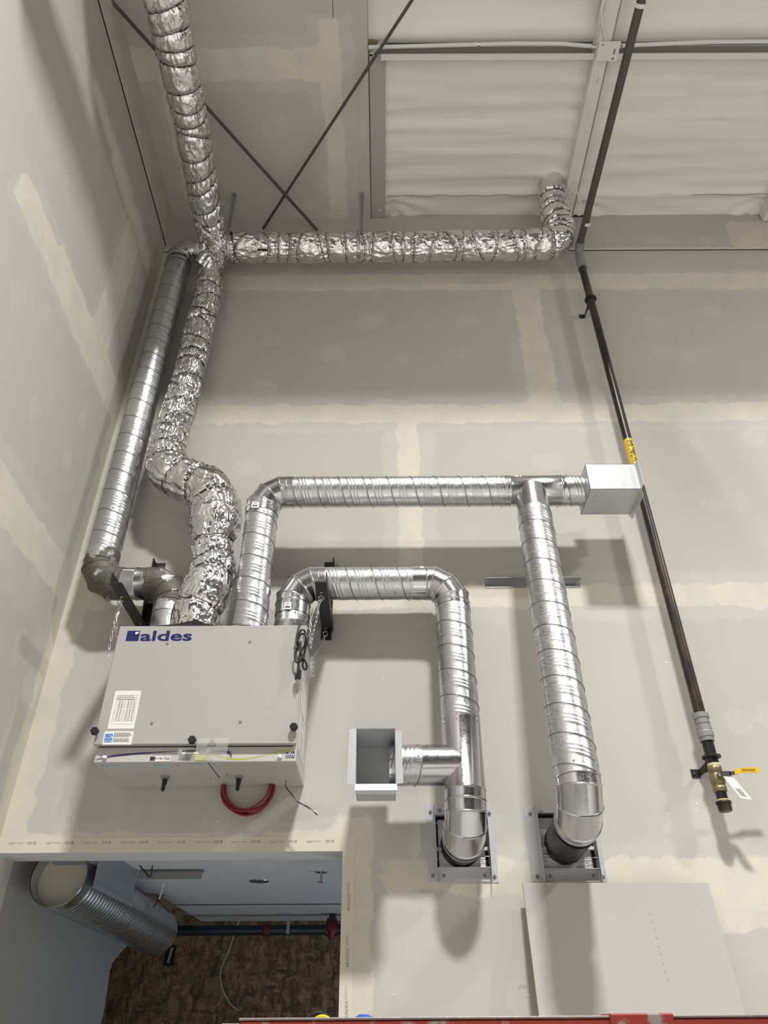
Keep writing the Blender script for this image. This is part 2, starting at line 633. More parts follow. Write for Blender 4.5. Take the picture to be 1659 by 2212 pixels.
def screws_on(a, b, R, ts, phis, parent, mat='screwm', size=0.0042):
    mb = MB()
    fr = frames([a, b])
    p, t, u, w = fr[0]
    L = (Vector(b) - Vector(a)).length
    for tt in ts:
        for ph in phis:
            d = u * math.cos(ph) + w * math.sin(ph)
            c = Vector(a) + t * (L * tt) + d * R
            cyl(mb, tuple(c), tuple(c + d * 0.0035), size, size * 0.8, 8, True, False)
    o = mb.build('screws', mat, parent)
    o['kind'] = 'stuff'
    return o


def text_geo(s, size=1.0, bold=0.0, extrude=0.0):
    c = bpy.data.curves.new('txt', 'FONT')
    c.body = s
    c.size = size
    c.offset = bold
    c.extrude = extrude
    c.resolution_u = 3
    o = bpy.data.objects.new('txt', c)
    COL.objects.link(o)
    dg = bpy.context.evaluated_depsgraph_get()
    me = bpy.data.meshes.new_from_object(o.evaluated_get(dg))
    v = np.array([tuple(x.co) for x in me.vertices])
    f = [tuple(p.vertices) for p in me.polygons]
    bpy.data.objects.remove(o)
    bpy.data.meshes.remove(me)
    return v, f


def put_text(mb, s, origin, ex, ey, height, bold=0.0, width=None, lift=0.0, nrm=None, thick=0.0003):
    """text in the plane of ex, ey; origin = lower-left corner of the text box"""
    v, f = text_geo(s, 1.0, bold)
    mn, mx = v.min(0), v.max(0)
    v = v - mn
    sy = height / (mx[1] - mn[1])
    sx = sy if width is None else width / (mx[0] - mn[0])
    ex, ey = np.array(ex, float), np.array(ey, float)
    nv = np.array(nrm if nrm is not None else np.cross(ex, ey), float)
    P = np.array(origin) + v[:, :1] * sx * ex + v[:, 1:2] * sy * ey + nv * lift
    # thin slab: front face plus back copy
    mb.add(P, f)
    return (mx[0] - mn[0]) * sx


# ------------------------------------------------------------ field surfaces (drywall with compound)
def rectd(u, v, u0, u1, v0, v1):
    return np.minimum(np.minimum(u - u0, u1 - u), np.minimum(v - v0, v1 - v))


def elld(u, v, cu, cv, ru, rv):
    k = np.sqrt(((u - cu) / ru) ** 2 + ((v - cv) / rv) ** 2)
    return (1 - k) * min(ru, rv)


def board_surface(name, us, vs, conv, holes, shapes, mat, thick=None):
    U, V = np.meshgrid(us, vs, indexing='ij')
    uf, vf = U.ravel(), V.ravel()
    P = conv(uf, vf)
    nu, nv = len(us), len(vs)
    F = []
    for i in range(nu - 1):
        cu = (us[i] + us[i + 1]) / 2
        for j in range(nv - 1):
            cv = (vs[j] + vs[j + 1]) / 2
            if any(h[0] < cu < h[1] and h[2] < cv < h[3] for h in holes):
                continue
            a = i * nv + j
            F.append((a, a + nv, a + nv + 1, a + 1))
    me = bpy.data.meshes.new(name)
    me.from_pydata(P.tolist(), [], F)
    me.materials.append(mat)
    for layer in ('cream', 'skim', 'spot'):
        val = np.full(len(uf), -0.5)
        for (ly, kind, args) in shapes:
            if ly != layer:
                continue
            d = rectd(uf, vf, *args) if kind == 'r' else elld(uf, vf, *args)
            val = np.maximum(val, d)
        at = me.attributes.new(layer, 'FLOAT', 'POINT')
        at.data.foreach_set('value', val.astype(np.float32))
    me.update()
    o = bpy.data.objects.new(name, me)
    COL.objects.link(o)
    ORG[o] = (0, 0, 0)
    tag(o, kind='structure')
    return o


def grid(a, b, step, extra=()):
    g = list(np.arange(a, b, step)) + [b]
    g = [x for x in g if all(abs(x - e) > step * 0.4 for e in extra)] + [e for e in extra if a <= e <= b]
    if a not in g: g.append(a)
    if b not in g: g.append(b)
    return sorted(set(g))


WY = 3.13          # face of back wall
LX = -1.53         # face of left wall
ZC = 6.84          # underside of board ceiling

# back wall ---------------------------------------------------
OPX1, OPZ = -0.16, 2.53
SL = [(0.205, 0.415, 2.462, 2.660), (0.617, 0.835, 2.455, 2.665)]
sh = []


def band(v, u0, u1, core=0.075, sk=0.13, up=0.0):
    sh.append(('cream', 'r', (u0, u1, v - core, v + core + up)))
    sh.append(('skim', 'r', (u0, u1, v - sk, v + sk + up)))


band(6.10, LX, 3.3, 0.085, 0.13)
band(4.88, LX, 3.3, 0.075, 0.14)
band(3.67, LX, 3.3, 0.065, 0.14)
band(2.435, 0.0, 3.3, 0.065, 0.12)
sh.append(('cream', 'r', (0.085, 0.205, 3.68, 4.92)))
sh.append(('skim', 'r', (0.0, 0.30, 3.68, 4.92)))
sh.append(('skim', 'r', (0.0, 0.16, 3.9, 4.1)))
sh.append(('cream', 'r', (0.875, 1.055, 4.9, 6.1)))
sh.append(('skim', 'r', (0.79, 1.16, 4.9, 6.1)))
sh.append(('cream', 'r', (-0.18, -0.045, 0.0, 2.66)))
sh.append(('skim', 'r', (-0.18, 0.02, 0.0, 2.70)))
sh.append(('cream', 'r', (LX, -0.05, 2.50, 2.60)))
sh.append(('skim', 'r', (LX, 0.02, 2.50, 2.645)))
sh.append(('cream', 'r', (LX - 0.2, LX + 0.10, 2.5, 6.5)))
sh.append(('skim', 'r', (LX - 0.2, LX + 0.20, 2.5, 6.5)))
sh.append(('cream', 'r', (2.50, 3.3, 6.47, 6.78)))
sh.append(('skim', 'r', (0.75, 1.32, 6.2, 6.47)))
sh.append(('skim', 'r', (1.05, 1.30, 5.0, 6.0)))
sh.append(('skim', 'e', (1.26, 2.60, 0.13, 0.12)))
sh.append(('skim', 'e', (0.20, 2.62, 0.3, 0.12)))
sh.append(('cream', 'e', (1.25, 2.34, 0.5, 0.10)))
for (x, z) in [(-0.692, 5.532), (-0.32, 5.401), (-0.086, 5.692), (0.12, 5.344), (0.509, 5.362), (0.546, 5.734), (1.777, 5.712), (2.183, 5.769), (1.918, 5.374), (1.75, 5.396), (1.225, 5.275), (1.751, 4.652), (1.768, 4.23), (-0.27, 4.006), (-0.726, 4.482), (-0.72, 5.108), (1.251, 2.622), (-0.671, 2.642), (-0.953, 2.652), (0.032, 2.053), (0.511, 2.05), (2.12, 4.702), (1.903, 4.229), (1.649, 6.559), (1.997, 6.557), (2.345, 6.554), (1.55, 3.05), (1.72, 3.06), (-0.35, 3.2), (0.9, 4.5)]:
    sh.append(('spot', 'e', (x + random.uniform(-.02, .02), z + random.uniform(-.02, .02), random.uniform(0.06, 0.10), random.uniform(0.045, 0.075))))
for (x, z) in [(1.918, 5.374), (-0.086, 5.692), (-0.32, 5.401)]:
    sh.append(('skim', 'e', (x, z, 0.11, 0.08)))

conv_back = lambda u, v: np.stack([u, np.full_like(u, WY), v], 1)
us = grid(LX, 3.3, 0.03, (OPX1, SL[0][0], SL[0][1], SL[1][0], SL[1][1]))
vs = grid(0.0, 6.44, 0.03, (OPZ, SL[0][2], SL[0][3], SL[1][2], SL[1][3]))
holes = [(LX - 1, OPX1, -1, OPZ)] + list(SL)
board_surface('wall_back', us, vs, conv_back, holes, sh, M['wall'])
vs2 = grid(6.4445, 6.95, 0.03)
board_surface('wall_back', grid(LX, 3.3, 0.03), vs2, lambda u, v: np.stack([u, np.full_like(u, WY - 0.004), v], 1), [], sh, M['wall'])
mb = MB(); mb.box((LX, WY + 0.004, 6.435), (3.3, WY + 0.02, 6.451)); tag(mb.build('trim_1', 'dark'), kind='structure')
mb = MB(); mb.box((LX, WY - 0.009, 6.446), (3.3, WY - 0.0045, 6.462)); tag(mb.build('trim_2', 'cream'), kind='structure')
mb = MB(); mb.box((3.3, WY, 0), (10.0, WY + 0.1, 6.95)); tag(mb.build('wall_back', 'sheet'), kind='structure')
for (x, z) in [(-0.32, 5.401), (-0.086, 5.692), (0.12, 5.344), (0.509, 5.362), (1.777, 5.712), (1.918, 5.374), (1.751, 4.652), (-0.27, 4.006), (1.649, 6.559), (1.997, 6.557), (2.345, 6.554), (-0.671, 2.642), (0.032, 2.053), (0.511, 2.05), (1.55, 3.05), (1.30, 3.32), (1.28, 2.70), (1.275, 2.67), (0.0, 3.25), (-0.03, 2.985)]:
    mb = MB(); r_ = random.uniform(0.003, 0.0055)
    mb.poly([(x + r_ * math.cos(a), WY - (0.0045 if z > 6.44 else 0.0005), z + r_ * 0.8 * math.sin(a)) for a in np.linspace(0, 2 * PI, 10, endpoint=False)], (0, -0.0008, 0))
    tag(mb.build('trim_20', 'paper'), kind='structure')
# thickness of the back wall round the opening
mb = MB(); mb.box((LX - 0.2, WY + 0.0005, OPZ), (3.0, WY + 0.17, OPZ + 0.012)); tag(mb.build('trim_3', 'room2'), kind='structure')
mb = MB(); mb.box((OPX1, WY + 0.0005, 0), (OPX1 + 0.012, WY + 0.17, OPZ)); tag(mb.build('trim_4', 'cream'), kind='structure')
mb = MB(); mb.box((OPX1 + 0.013, WY + 0.165, 0), (3.0, WY + 0.17, 2.44)); mb.box((LX - 0.8, WY + 0.165, OPZ + 0.013), (3.0, WY + 0.17, 2.75)); tag(mb.build('wall_back_inner', 'room2'), kind='structure')

# left wall ---------------------------------------------------
sh = []
sh += [('cream', 'r', (1.70, WY, 4.80, 4.99)), ('cream', 'r', (2.1, WY, 4.78, 5.03)), ('skim', 'r', (1.66, WY, 4.74, 5.06)), ('skim', 'r', (1.74, 1.86, 4.95, 5.12))]
sh += [('cream', 'r', (-8, WY, 3.62, 3.82)), ('skim', 'r', (-8, WY, 3.55, 3.92)), ('skim', 'r', (2.2, 3.2, 3.4, 3.9))]
sh += [('cream', 'r', (1.84, 2.9, 6.04, 6.16)), ('skim', 'r', (1.82, WY, 6.0, 6.22)), ('cream', 'r', (2.2, WY, 5.98, 6.18))]
sh += [('cream', 'r', (2.56, 2.80, 4.9, 6.08)), ('skim', 'r', (2.50, 2.90, 4.9, 6.15))]
sh += [('skim', 'r', (2.92, 3.4, 2.3, 6.4)), ('cream', 'r', (3.05, 3.4, 2.3, 6.4))]
for (y, z) in [(1.909, 5.501), (1.889, 5.878), (1.978, 4.479), (2.353, 4.196), (2.763, 4.525), (2.737, 4.225), (2.824, 3.275), (2.18, 5.50), (2.2, 4.62), (1.75, 4.3), (2.1, 5.75)]:
    sh.append(('spot', 'e', (y, z, random.uniform(0.04, 0.06), random.uniform(0.07, 0.10))))
conv_left = lambda u, v: np.stack([np.full_like(u, LX), u, v], 1)
# ragged end of the board in the room behind the opening
rag = [(0.0, 4.78), (1.9, 4.80), (2.05, 4.82), (2.15, 4.825), (2.25, 4.80), (2.29, 4.83), (2.33, 4.92), (2.36, 4.99), (2.40, 5.10), (2.44, 5.22), (2.50, 5.32), (2.62, 5.4)]
board_surface('wall_left', grid(-8.0, 3.299, 0.035), grid(0.0, 6.512, 0.035), conv_left, [], sh, M['wall'])
board_surface('wall_left', grid(-8.0, WY, 0.05), grid(6.520, 6.95, 0.05), lambda u, v: np.stack([np.full_like(u, LX + 0.003), u, v], 1), [], [('cream', 'r', (-8, 4, 6.4, 7.0))], M['wall'])
mb = MB(); mb.box((LX - 0.03, -12, 0), (LX - 0.001, -8, 10)); mb.box((LX - 0.03, -8, 6.95), (LX - 0.001, 0.9, 10)); tag(mb.build('wall_left', 'sheet'), kind='structure')
mb = MB(); mb.box((LX - 0.02, -8, 6.507), (LX + 0.001, WY, 6.524)); tag(mb.build('trim_5', 'dark'), kind='structure')
mb = MB()
zz = np.linspace(0, 2.6, 131)
ys = np.interp(zz, [r[0] for r in rag], [r[1] for r in rag])
ys = ys + np.array([0.018 * noise.noise(Vector((z * 9, 0, 3))) + 0.010 * noise.noise(Vector((z * 40, 5, 3))) for z in zz])
pl = [(LX, 3.30, 0.0)] + [(LX, y, z) for y, z in zip(ys, zz)] + [(LX, 3.30, 2.6)]
# strip mesh instead of one ngon
v = []
for y, z in zip(ys, zz):
    v += [(LX, 3.30, z), (LX, y, z), (LX - 0.013, y, z)]
f = []
for i in range(len(zz) - 1):
    a = i * 3
    f += [(a, a + 1, a + 4, a + 3), (a + 1, a + 2, a + 5, a + 4)]
mb.add(v, f); tag(mb.build('wall_left_inner', 'room2left'), kind='structure')

# ceilings ----------------------------------------------------
sh = [('cream', 'r', (-1.60, -0.25, 1.98, 2.17)), ('skim', 'r', (-1.58, -0.18, 1.90, 2.24)),
      ('cream', 'r', (-0.37, -0.24, 1.82, 3.13)), ('skim', 'r', (-0.44, -0.16, 1.80, 3.14)),
      ('cream', 'r', (-1.40, -1.26, 2.0, 3.13)), ('skim', 'r', (-1.44, -1.20, 1.95, 3.13)),
      ('skim', 'r', (-1.4, -0.2, 2.98, 3.13)),
      ('spot', 'e', (-0.696, 2.458, 0.09, 0.09)), ('spot', 'e', (-0.789, 2.951, 0.08, 0.07)), ('skim', 'e', (-0.13, 2.5, 0.04, 0.1))]
board_surface('ceiling', grid(LX, -0.075, 0.03), grid(1.0, WY, 0.03), lambda u, v: np.stack([u, v, np.full_like(u, ZC)], 1), [], sh, M['ceilboard'])
mb = MB(); mb.box((LX, 0.9, ZC), (-0.075, 1.0, ZC + 0.013)); tag(mb.build('ceiling', 'sheet'), kind='structure')
mb = MB(); mb.box((-0.0745, 0.9, ZC), (-0.0735, WY - 0.01, ZC + 0.20)); tag(mb.build('trim_6', 'gypsum'), kind='structure')
mb = MB(); mb.box((-0.066, 2.02, ZC + 0.010), (0.034, WY - 0.008, ZC + 0.024)); mb.box((0.030, 2.02, ZC + 0.024), (0.034, WY - 0.008, ZC + 0.08)); tag(mb.build('trim_7', 'sheet'), kind='structure')
mb = MB(); mb.box((-0.277, 1.2, ZC - 0.0006), (-0.274, 1.82, ZC + 0.001)); tag(mb.build('trim_8', 'dark'), kind='structure')


def membrane_mesh(x0, x1, y0, y1, zb, fn, step=0.02):
    xs, ysg = np.arange(x0, x1 + 1e-6, step * 1.6), np.arange(y0, y1 + 1e-6, step)
    v, f = [], []
    for x in xs:
        for y in ysg:
            v.append((x, y, zb + fn(x, y)))
    n = len(ysg)
    for i in range(len(xs) - 1):
        for j in range(n - 1):
            a = i * n + j
            f.append((a, a + n, a + n + 1, a + 1))
    mb = MB()
    mb.add(v, f, True)
    return mb


def fold(x, y):
    h = 0.016 * noise.noise(Vector((x * 0.9, y * 9.0, 1.3))) + 0.010 * noise.noise(Vector((x * 1.6 + 4, y * 20.0, 7.3)))
    h += 0.02 * noise.noise(Vector((x * 1.1, y * 2.5, 9.1)))
    # pull down to the seam near the wall
    h += -0.016 * math.exp(-((y - 2.955) / 0.022) ** 2)
    if y > 2.96:
        h -= 0.012
        for cx in (0.03, 1.40, 2.83):
            d = abs(x - cx)
            if d < 0.5:
                h += 0.016 * math.sin(math.atan2(y - 2.96, d + 0.02) * 16) * (1 - d / 0.5)
    for cx in (0.03, 1.30, 1.40, 2.83):
        d = abs(x - cx)
        h -= 0.010 * math.exp(-d / 0.12) * abs(math.sin(y * 26 + 3 * noise.noise(Vector((x, y, 2)))))
    return h


mb = membrane_mesh(-0.07, 3.3, 1.985, 3.125, 6.885, fold)
tag(mb.build('ceiling_membrane', 'membrane', fix=False), kind='structure')


mb = MB()
for xa_, xb_ in ((0.036, 1.15), (1.41, 3.2)):
    mb.tube([(xa_ + (xb_ - xa_) * i / 24, 2.962 + 0.004 * math.sin(i * 1.3), 6.862 + 0.003 * math.sin(i * 0.8)) for i in range(25)], 0.0022, 6)
tag(mb.build('trim_13', 'beamdark'), kind='structure')


def fold2(x, y):
    h = 0.02 * noise.noise(Vector((x * 0.8, y * 5.0, 31.3))) + 0.008 * noise.noise(Vector((x * 1.6 + 4, y * 16.0, 17.3)))
    h -= 0.03 * math.exp(-((y - 1.93) / 0.07) ** 2)
    return h


mb = membrane_mesh(-0.072, 3.3, 0.8, 1.985, 6.93, fold2)
tag(mb.build('ceiling_membrane', 'membrane', fix=False), kind='structure')
mb = MB(); mb.box((LX, 0.88, 6.84), (10, 0.9, 9.9)); mb.box((LX, 0.87, 6.84), (10, 0.875, 9.9)); mb.box((3.2, 0.8, 6.95), (10, WY, 6.96)); mb.box((-0.07, 1.88, 6.975), (3.3, 2.02, 6.985)); tag(mb.build('ceiling_roof', 'membrane'), kind='structure')
mb = MB(); mb.box((LX, -12, -0.1), (10, 3.13, 0)); tag(mb.build('floor', 'floor'), kind='structure')
mb = MB(); mb.box((LX, -12, 9.9), (10, 0.9, 10.0)); tag(mb.build('ceiling_hall', 'farwall'), kind='structure')
mb = MB(); mb.box((10, -12, 0), (10.1, WY, 10)); tag(mb.build('wall_right', 'farwall'), kind='structure')
mb = MB(); mb.box((LX, -12.1, 0), (10, -12, 10)); tag(mb.build('wall_front', 'farwall'), kind='structure')

# room behind the opening --------------------------------------
mb = MB(); mb.box((-1.285, 4.62, 2.60), (2.6, 5.85, 2.613)); mb.box((-1.53, 3.30, 2.60), (2.6, 4.62, 2.613)); tag(mb.build('ceiling_inner', 'room2'), kind='structure')
mb = MB(); mb.box((-1.285, 5.055, 2.5965), (2.6, 5.063, 2.6005)); tag(mb.build('trim_9', 'dark'), kind='structure')
mb = MB(); mb.box((-1.55, 4.70, 2.64), (-1.18, 5.85, 2.66)); mb.box((-1.46, 4.62, 2.60), (-1.42, 5.85, 2.64)); tag(mb.build('trim_10', 'wood'), kind='structure')
mb = MB(); mb.box((2.6, 3.3, 0), (2.7, 5.9, 2.7)); mb.box((-2.6, 3.35, 0), (-2.5, 5.9, 2.7)); tag(mb.build('wall_inner_side', 'room2'), kind='structure')
osb = thing('osb_wall', (0, 5.85, 0), 'dark flaky strand board wall at the back of the room seen through the opening', 'wall')
osb['kind'] = 'structure'
del osb['label']; del osb['category']
xs_ = [-2.5, -1.92, -1.05, 0.17, 1.39, 2.6]
zs_ = [0.0, 0.86, 2.075, 2.66]
first = None
for i in range(len(xs_) - 1):
    for j in range(len(zs_) - 1):
        mb = MB(); mb.box((xs_[i] + 0.0007, 5.85 + 0.002 * ((i + j) % 2), zs_[j] + 0.0007), (xs_[i + 1] - 0.0007, 5.862, zs_[j + 1] - 0.0007))
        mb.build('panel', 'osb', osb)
mb = MB(); mb.box((-2.6, 5.864, 0), (2.7, 5.9, 2.75)); mb.box((-2.6, 3.3, 2.70), (2.7, 5.9, 2.72)); tag(mb.build('wall_inner_back', 'dark'), kind='structure')
mb = MB(); mb.box((-2.6, 3.13, -0.1), (2.7, 5.9, 0)); tag(mb.build('floor_inner', 'floor'), kind='structure')

# corner bead print
cb = thing('corner_bead_tape', (-0.8, 3.13, OPZ), 'paper-faced corner bead printed with small lettering round the opening edge', 'corner tape')
mb = MB(); mb.box((LX + 0.001, WY - 0.0015, OPZ - 0.001), (OPX1 - 0.0025, WY + 0.0003, OPZ + 0.055)); mb.build('face_strip', 'cream', cb)
mb = MB(); mb.box((OPX1 - 0.0025, WY - 0.0015, 0.4), (OPX1 + 0.045, WY + 0.0003, OPZ + 0.055)); mb.build('face_strip', 'cream', cb)
for k in range(9):
    mb = MB()
    x = LX + 0.075 + k * 0.148
    # printing stands upside down
    put_text(mb, 'USG', (x + 0.062, WY - 0.0022, OPZ + 0.040), (-1, 0, 0), (0, 0, -1), 0.009, 0.01)
    mb.box((x + 0.066, WY - 0.0022, OPZ + 0.031), (x + 0.072, WY - 0.0017, OPZ + 0.041))
    put_text(mb, 'BEADEX', (x + 0.022, WY - 0.0022, OPZ + 0.037), (-1, 0, 0), (0, 0, -1), 0.004, 0.0)
    mb.box((x - 0.035, WY - 0.0022, OPZ + 0.036), (x - 0.004, WY - 0.0017, OPZ + 0.037))
    mb.box((x - 0.035, WY - 0.0022, OPZ + 0.031), (x - 0.014, WY - 0.0017, OPZ + 0.032))
    mb.build('printing', 'beadink', cb)
for z in (1.98, 2.14, 2.32):
    mb = MB()
    put_text(mb, 'BEADEX', (OPX1 + 0.030, WY - 0.0022, z), (0, 0, 1), (-1, 0, 0), 0.011, 0.0)
    mb.box((OPX1 + 0.019, WY - 0.0022, z + 0.062), (OPX1 + 0.020, WY - 0.0017, z + 0.10))
    mb.box((OPX1 + 0.024, WY - 0.0022, z + 0.062), (OPX1 + 0.025, WY - 0.0017, z + 0.10))
    mb.build('printing', 'greyink', cb)
mb = MB(); put_text(mb, '19:57', (0.51, WY - 0.0008, 2.082), (-1, 0, 0), (0, 0, -1), 0.011, 0.0); put_text(mb, '9113', (0.56, WY - 0.0008, 2.082), (-1, 0, 0), (0, 0, -1), 0.011, 0.0)
tag(mb.build('trim_11', 'faintink'), kind='structure')

# ------------------------------------------------------------ ventilation unit
UX0, UX1, UY0, UZ0, UZ1 = -1.095, -0.331, 2.795, 2.778, 3.330
unit = thing('ventilation_unit', (-0.715, 2.95, UZ0), 'white box-shaped wall ventilation unit with blue lettering, hung under four round ducts', 'ventilation unit')
mb = MB(); mb.bbox((UX0, UY0, UZ0), (UX1, WY - 0.002, UZ1), 0.003); mb.build('body', 'unitlow', unit)
mb = MB(); mb.bbox((-1.102, 2.770, 2.838), (-0.333, 2.793, 3.337), 0.003)
door = mb.build('door', 'unit', unit)
mb = MB(); mb.box((-1.085, 2.7935, 2.8352), (-0.345, 2.7952, 2.838)); mb.build('door_gap', 'dark', unit)
DF = 2.7695
# lettering and square emblem
mb = MB()
q = [(-1.064, 3.269), (-1.058, 3.309), (-1.010, 3.309), (-1.010, 3.269)]
mb.poly([(x, DF, z) for x, z in [(-1.064, 3.268), (-1.064, 3.314), (-1.012, 3.314), (-1.012, 3.268)]], (0, -0.0006, 0))
put_text(mb, 'aldes', (-1.006, DF - 0.0006, 3.267), (1, 0, 0), (0, 0, 1), 0.047, 0.022, width=0.214)
logo = mb.build('lettering', 'navy', unit)
mb = MB()
leaf = []
for k in range(20):
    a = 2 * PI * k / 20
    x = 0.0085 * math.cos(a)
    z = 0.0048 * math.sin(a) * (1 - 0.55 * math.cos(a))
    x, z = x * 0.92 - z * 0.39, x * 0.39 + z * 0.92
    leaf.append((-1.0225 + x, DF - 0.0007, 3.3045 + z))
mb.poly(leaf, (0, -0.0004, 0)); mb.build('leaf_emblem', 'white', unit)
# knobs
for (kx, kz) in [(-1.099, 2.884), (-0.723, 2.848), (-0.342, 2.896)]:
    mb = MB()
    cyl(mb, (kx, DF, kz), (kx, DF - 0.012, kz), 0.008, 0.008, 16)
    n = 6
    pr = []
    for (yy, rr) in [(DF - 0.011, 0.013), (DF - 0.014, 0.0155), (DF - 0.026, 0.0145), (DF - 0.029, 0.011)]:
        pr.append(np.array([(kx + rr * (1 + 0.05 * math.cos(6 * t)) * math.cos(t), yy, kz + rr * (1 + 0.05 * math.cos(6 * t)) * math.sin(t)) for t in np.linspace(0, 2 * PI, 36, endpoint=False)]))
    mb.rings(pr, True, True)
    mb.build('knob', 'rubber', unit)
for (kx, kz) in [(-0.889, 3.256), (-0.549, 3.262), (-0.893, 2.921), (-0.552, 2.924)]:
    mb = MB(); cyl(mb, (kx, DF, kz), (kx, DF - 0.003, kz), 0.0055, 0.0045, 14, True, False); mb.box((kx - 0.003, DF - 0.0036, kz - 0.0006), (kx + 0.003, DF - 0.003, kz + 0.0006))
    mb.build('screw', 'greyfit', unit)


def dashes(mb, x0, x1, z0, z1, rows, y, lo=0.6, hi=1.0, h=0.4, axis='z'):
    for r in range(rows):
        z = z1 - (r + 0.5) * (z1 - z0) / rows
        hh = (z1 - z0) / rows * h / 2
        x = x0
        end = x0 + (x1 - x0) * random.uniform(lo, hi)
        while x < end:
            w = random.uniform(0.003, 0.009)
            if axis == 'z':
                mb.box((x, y - 0.0003, z - hh), (min(x + w, end), y, z + hh))
            else:
                mb.box((x, z - hh, y - 0.0003), (min(x + w, end), z + hh, y))
            x += w + 0.0018


spec = MB(); spec.bbox((-1.060, DF - 0.0006, 2.899), (-0.958, DF + 0.0002, 3.052), 0.0002)
sp = spec.build('specification_label', 'white', unit)
mb = MB()
y = DF - 0.0007
lx0, lx1, lz0, lz1 = -1.050, -0.967, 2.917, 3.034
for (a, b) in [((lx0, lz0), (lx1, lz0 + .0005)), ((lx0, lz1), (lx1, lz1 + .0005)), ((lx0, lz0), (lx0 + .0005, lz1)), ((lx1, lz0), (lx1 + .0005, lz1)), ((-1.012, 2.932), (-1.0115, 3.024))]:
    mb.box((a[0], y - 0.0003, a[1]), (b[0], y, b[1]))
for r in range(17):
    z = 2.929 + r * (3.024 - 2.929) / 16
    mb.box((lx0, y - 0.0003, z), (lx1, y, z + 0.0004))
for xx in (-1.036, -1.026, -1.001, -0.990, -0.978):
    for r in range(15):
        z = 2.9305 + r * 0.0059
        mb.box((xx, y - 0.0003, z), (xx + random.uniform(0.003, 0.006), y, z + 0.0022))
dashes(mb, -1.047, -0.97, 3.013, 3.033, 3, y, 0.8, 1.0, 0.45)
mb.build('table_print', 'greyink', sp)
mb = MB(); mb.bbox((-1.067, DF - 0.0006, 2.838), (-0.956, DF + 0.0002, 2.889), 0.0002)
el = mb.build('efficiency_label', 'white', unit)
mb = MB(); mb.box((-1.062, y - 0.0003, 2.847), (-1.033, y, 2.880)); mb.build('blue_square', 'skyblue', el)
mb = MB()
arc = []
for k in range(17):
    a = PI * (0.05 + 0.9 * k / 16)
    arc.append((-1.0475 + 0.0125 * math.cos(a), y - 0.0007, 2.8615 + 0.013 * math.sin(a)))
mb.tube(arc, 0.0006, 6)
put_text(mb, 'energy', (-1.060, y - 0.0008, 2.8595), (1, 0, 0), (0, 0, 1), 0.006, 0.0, width=0.019)
st = []
for k in range(10):
    a = PI / 2 + k * PI / 5
    rr = 0.0048 if k % 2 == 0 else 0.002
    st.append((-1.0385 + rr * math.cos(a), y - 0.0004, 2.8665 + rr * math.sin(a)))
mb.poly(st, (0, -0.0004, 0))
put_text(mb, 'ENERGY STAR', (-1.061, y - 0.0008, 2.8485), (1, 0, 0), (0, 0, 1), 0.0035, 0.0, width=0.027)
mb.box((-1.062, y - 0.0006, 2.8545), (-1.033, y - 0.0002, 2.8552))
mb.build('emblem_print', 'white', el)
mb = MB(); dashes(mb, -1.029, -0.961, 2.866, 2.884, 5, y, 0.85, 1.0, 0.5); dashes(mb, -1.029, -0.961, 2.847, 2.862, 4, y, 0.8, 1.0, 0.5); mb.build('small_print', 'ink', el)

# strip below the door: purple and lime swooshes, model label, warning tag
FY = UY0 - 0.0006


def swoosh(pts, name, mat):
    n = len(pts)
    v = []
    for (x, z, h) in pts:
        v += [(x, FY, z - h / 2), (x, FY, z + h / 2)]
    mb = MB(); mb.add(v, [(2 * i, 2 * i + 2, 2 * i + 3, 2 * i + 1) for i in range(n - 1)]); mb.build(name, mat, unit, fix=False)


def cm2(pts, n=8):
    out = catmull([(a, b, c) for a, b, c in pts], 0.01)
    return out


swoosh(cm2([(-1.095, 2.787, 0.0005), (-1.05, 2.798, 0.006), (-1.00, 2.806, 0.008), (-0.9, 2.814, 0.006), (-0.78, 2.820, 0.0015)]), 'purple_stripe', 'purple')
swoosh(cm2([(-0.66, 2.822, 0.001), (-0.62, 2.818, 0.004), (-0.585, 2.812, 0.009)]), 'purple_stripe', 'purple')
swoosh(cm2([(-0.655, 2.807, 0.004), (-0.60, 2.794, 0.006), (-0.55, 2.788, 0.006), (-0.49, 2.794, 0.003), (-0.43, 2.808, 0.003), (-0.385, 2.820, 0.006), (-0.345, 2.825, 0.004)]), 'lime_stripe', 'lime')
arcp = [(-0.61 + 0.033 * math.cos(a), FY - 0.0006, 2.800 + 0.020 * math.sin(a)) for a in np.linspace(PI * 0.75, -0.35, 14)]
mb = MB(); mb.rings(sweep(arcp, [0.0006 + 0.0028 * math.sin(PI * i / 13) for i in range(14)], 8)); mb.build('purple_hook_mark', 'purple', unit)
mb = MB(); mb.box((-0.886, FY - 0.0004, 2.782), (-0.806, FY, 2.801)); ml = mb.build('model_label', 'white', unit)
mb = MB(); mb.box((-0.884, FY - 0.0008, 2.784), (-0.864, FY - 0.0004, 2.800)); put_text(mb, 'H190-TQG', (-0.862, FY - 0.0008, 2.786), (1, 0, 0), (0, 0, 1), 0.011, 0.02, width=0.053); mb.build('model_print', 'ink', ml)
mb = MB(); mb.box((-0.370, FY - 0.0004, 2.792), (-0.338, FY, 2.815)); hv = mb.build('institute_label', 'navy', unit)
mb = MB(); put_text(mb, 'HVI', (-0.368, FY - 0.0008, 2.799), (1, 0, 0), (0, 0, 1), 0.010, 0.02, width=0.028)
mb.poly([(-0.366, FY - 0.0005, 2.810), (-0.354, FY - 0.0005, 2.8145), (-0.342, FY - 0.0005, 2.810)], (0, -0.0003, 0)); dashes(mb, -0.367, -0.341, 2.7925, 2.7985, 2, FY - 0.0004, 0.9, 1.0, 0.4); mb.build('institute_print', 'white', hv)
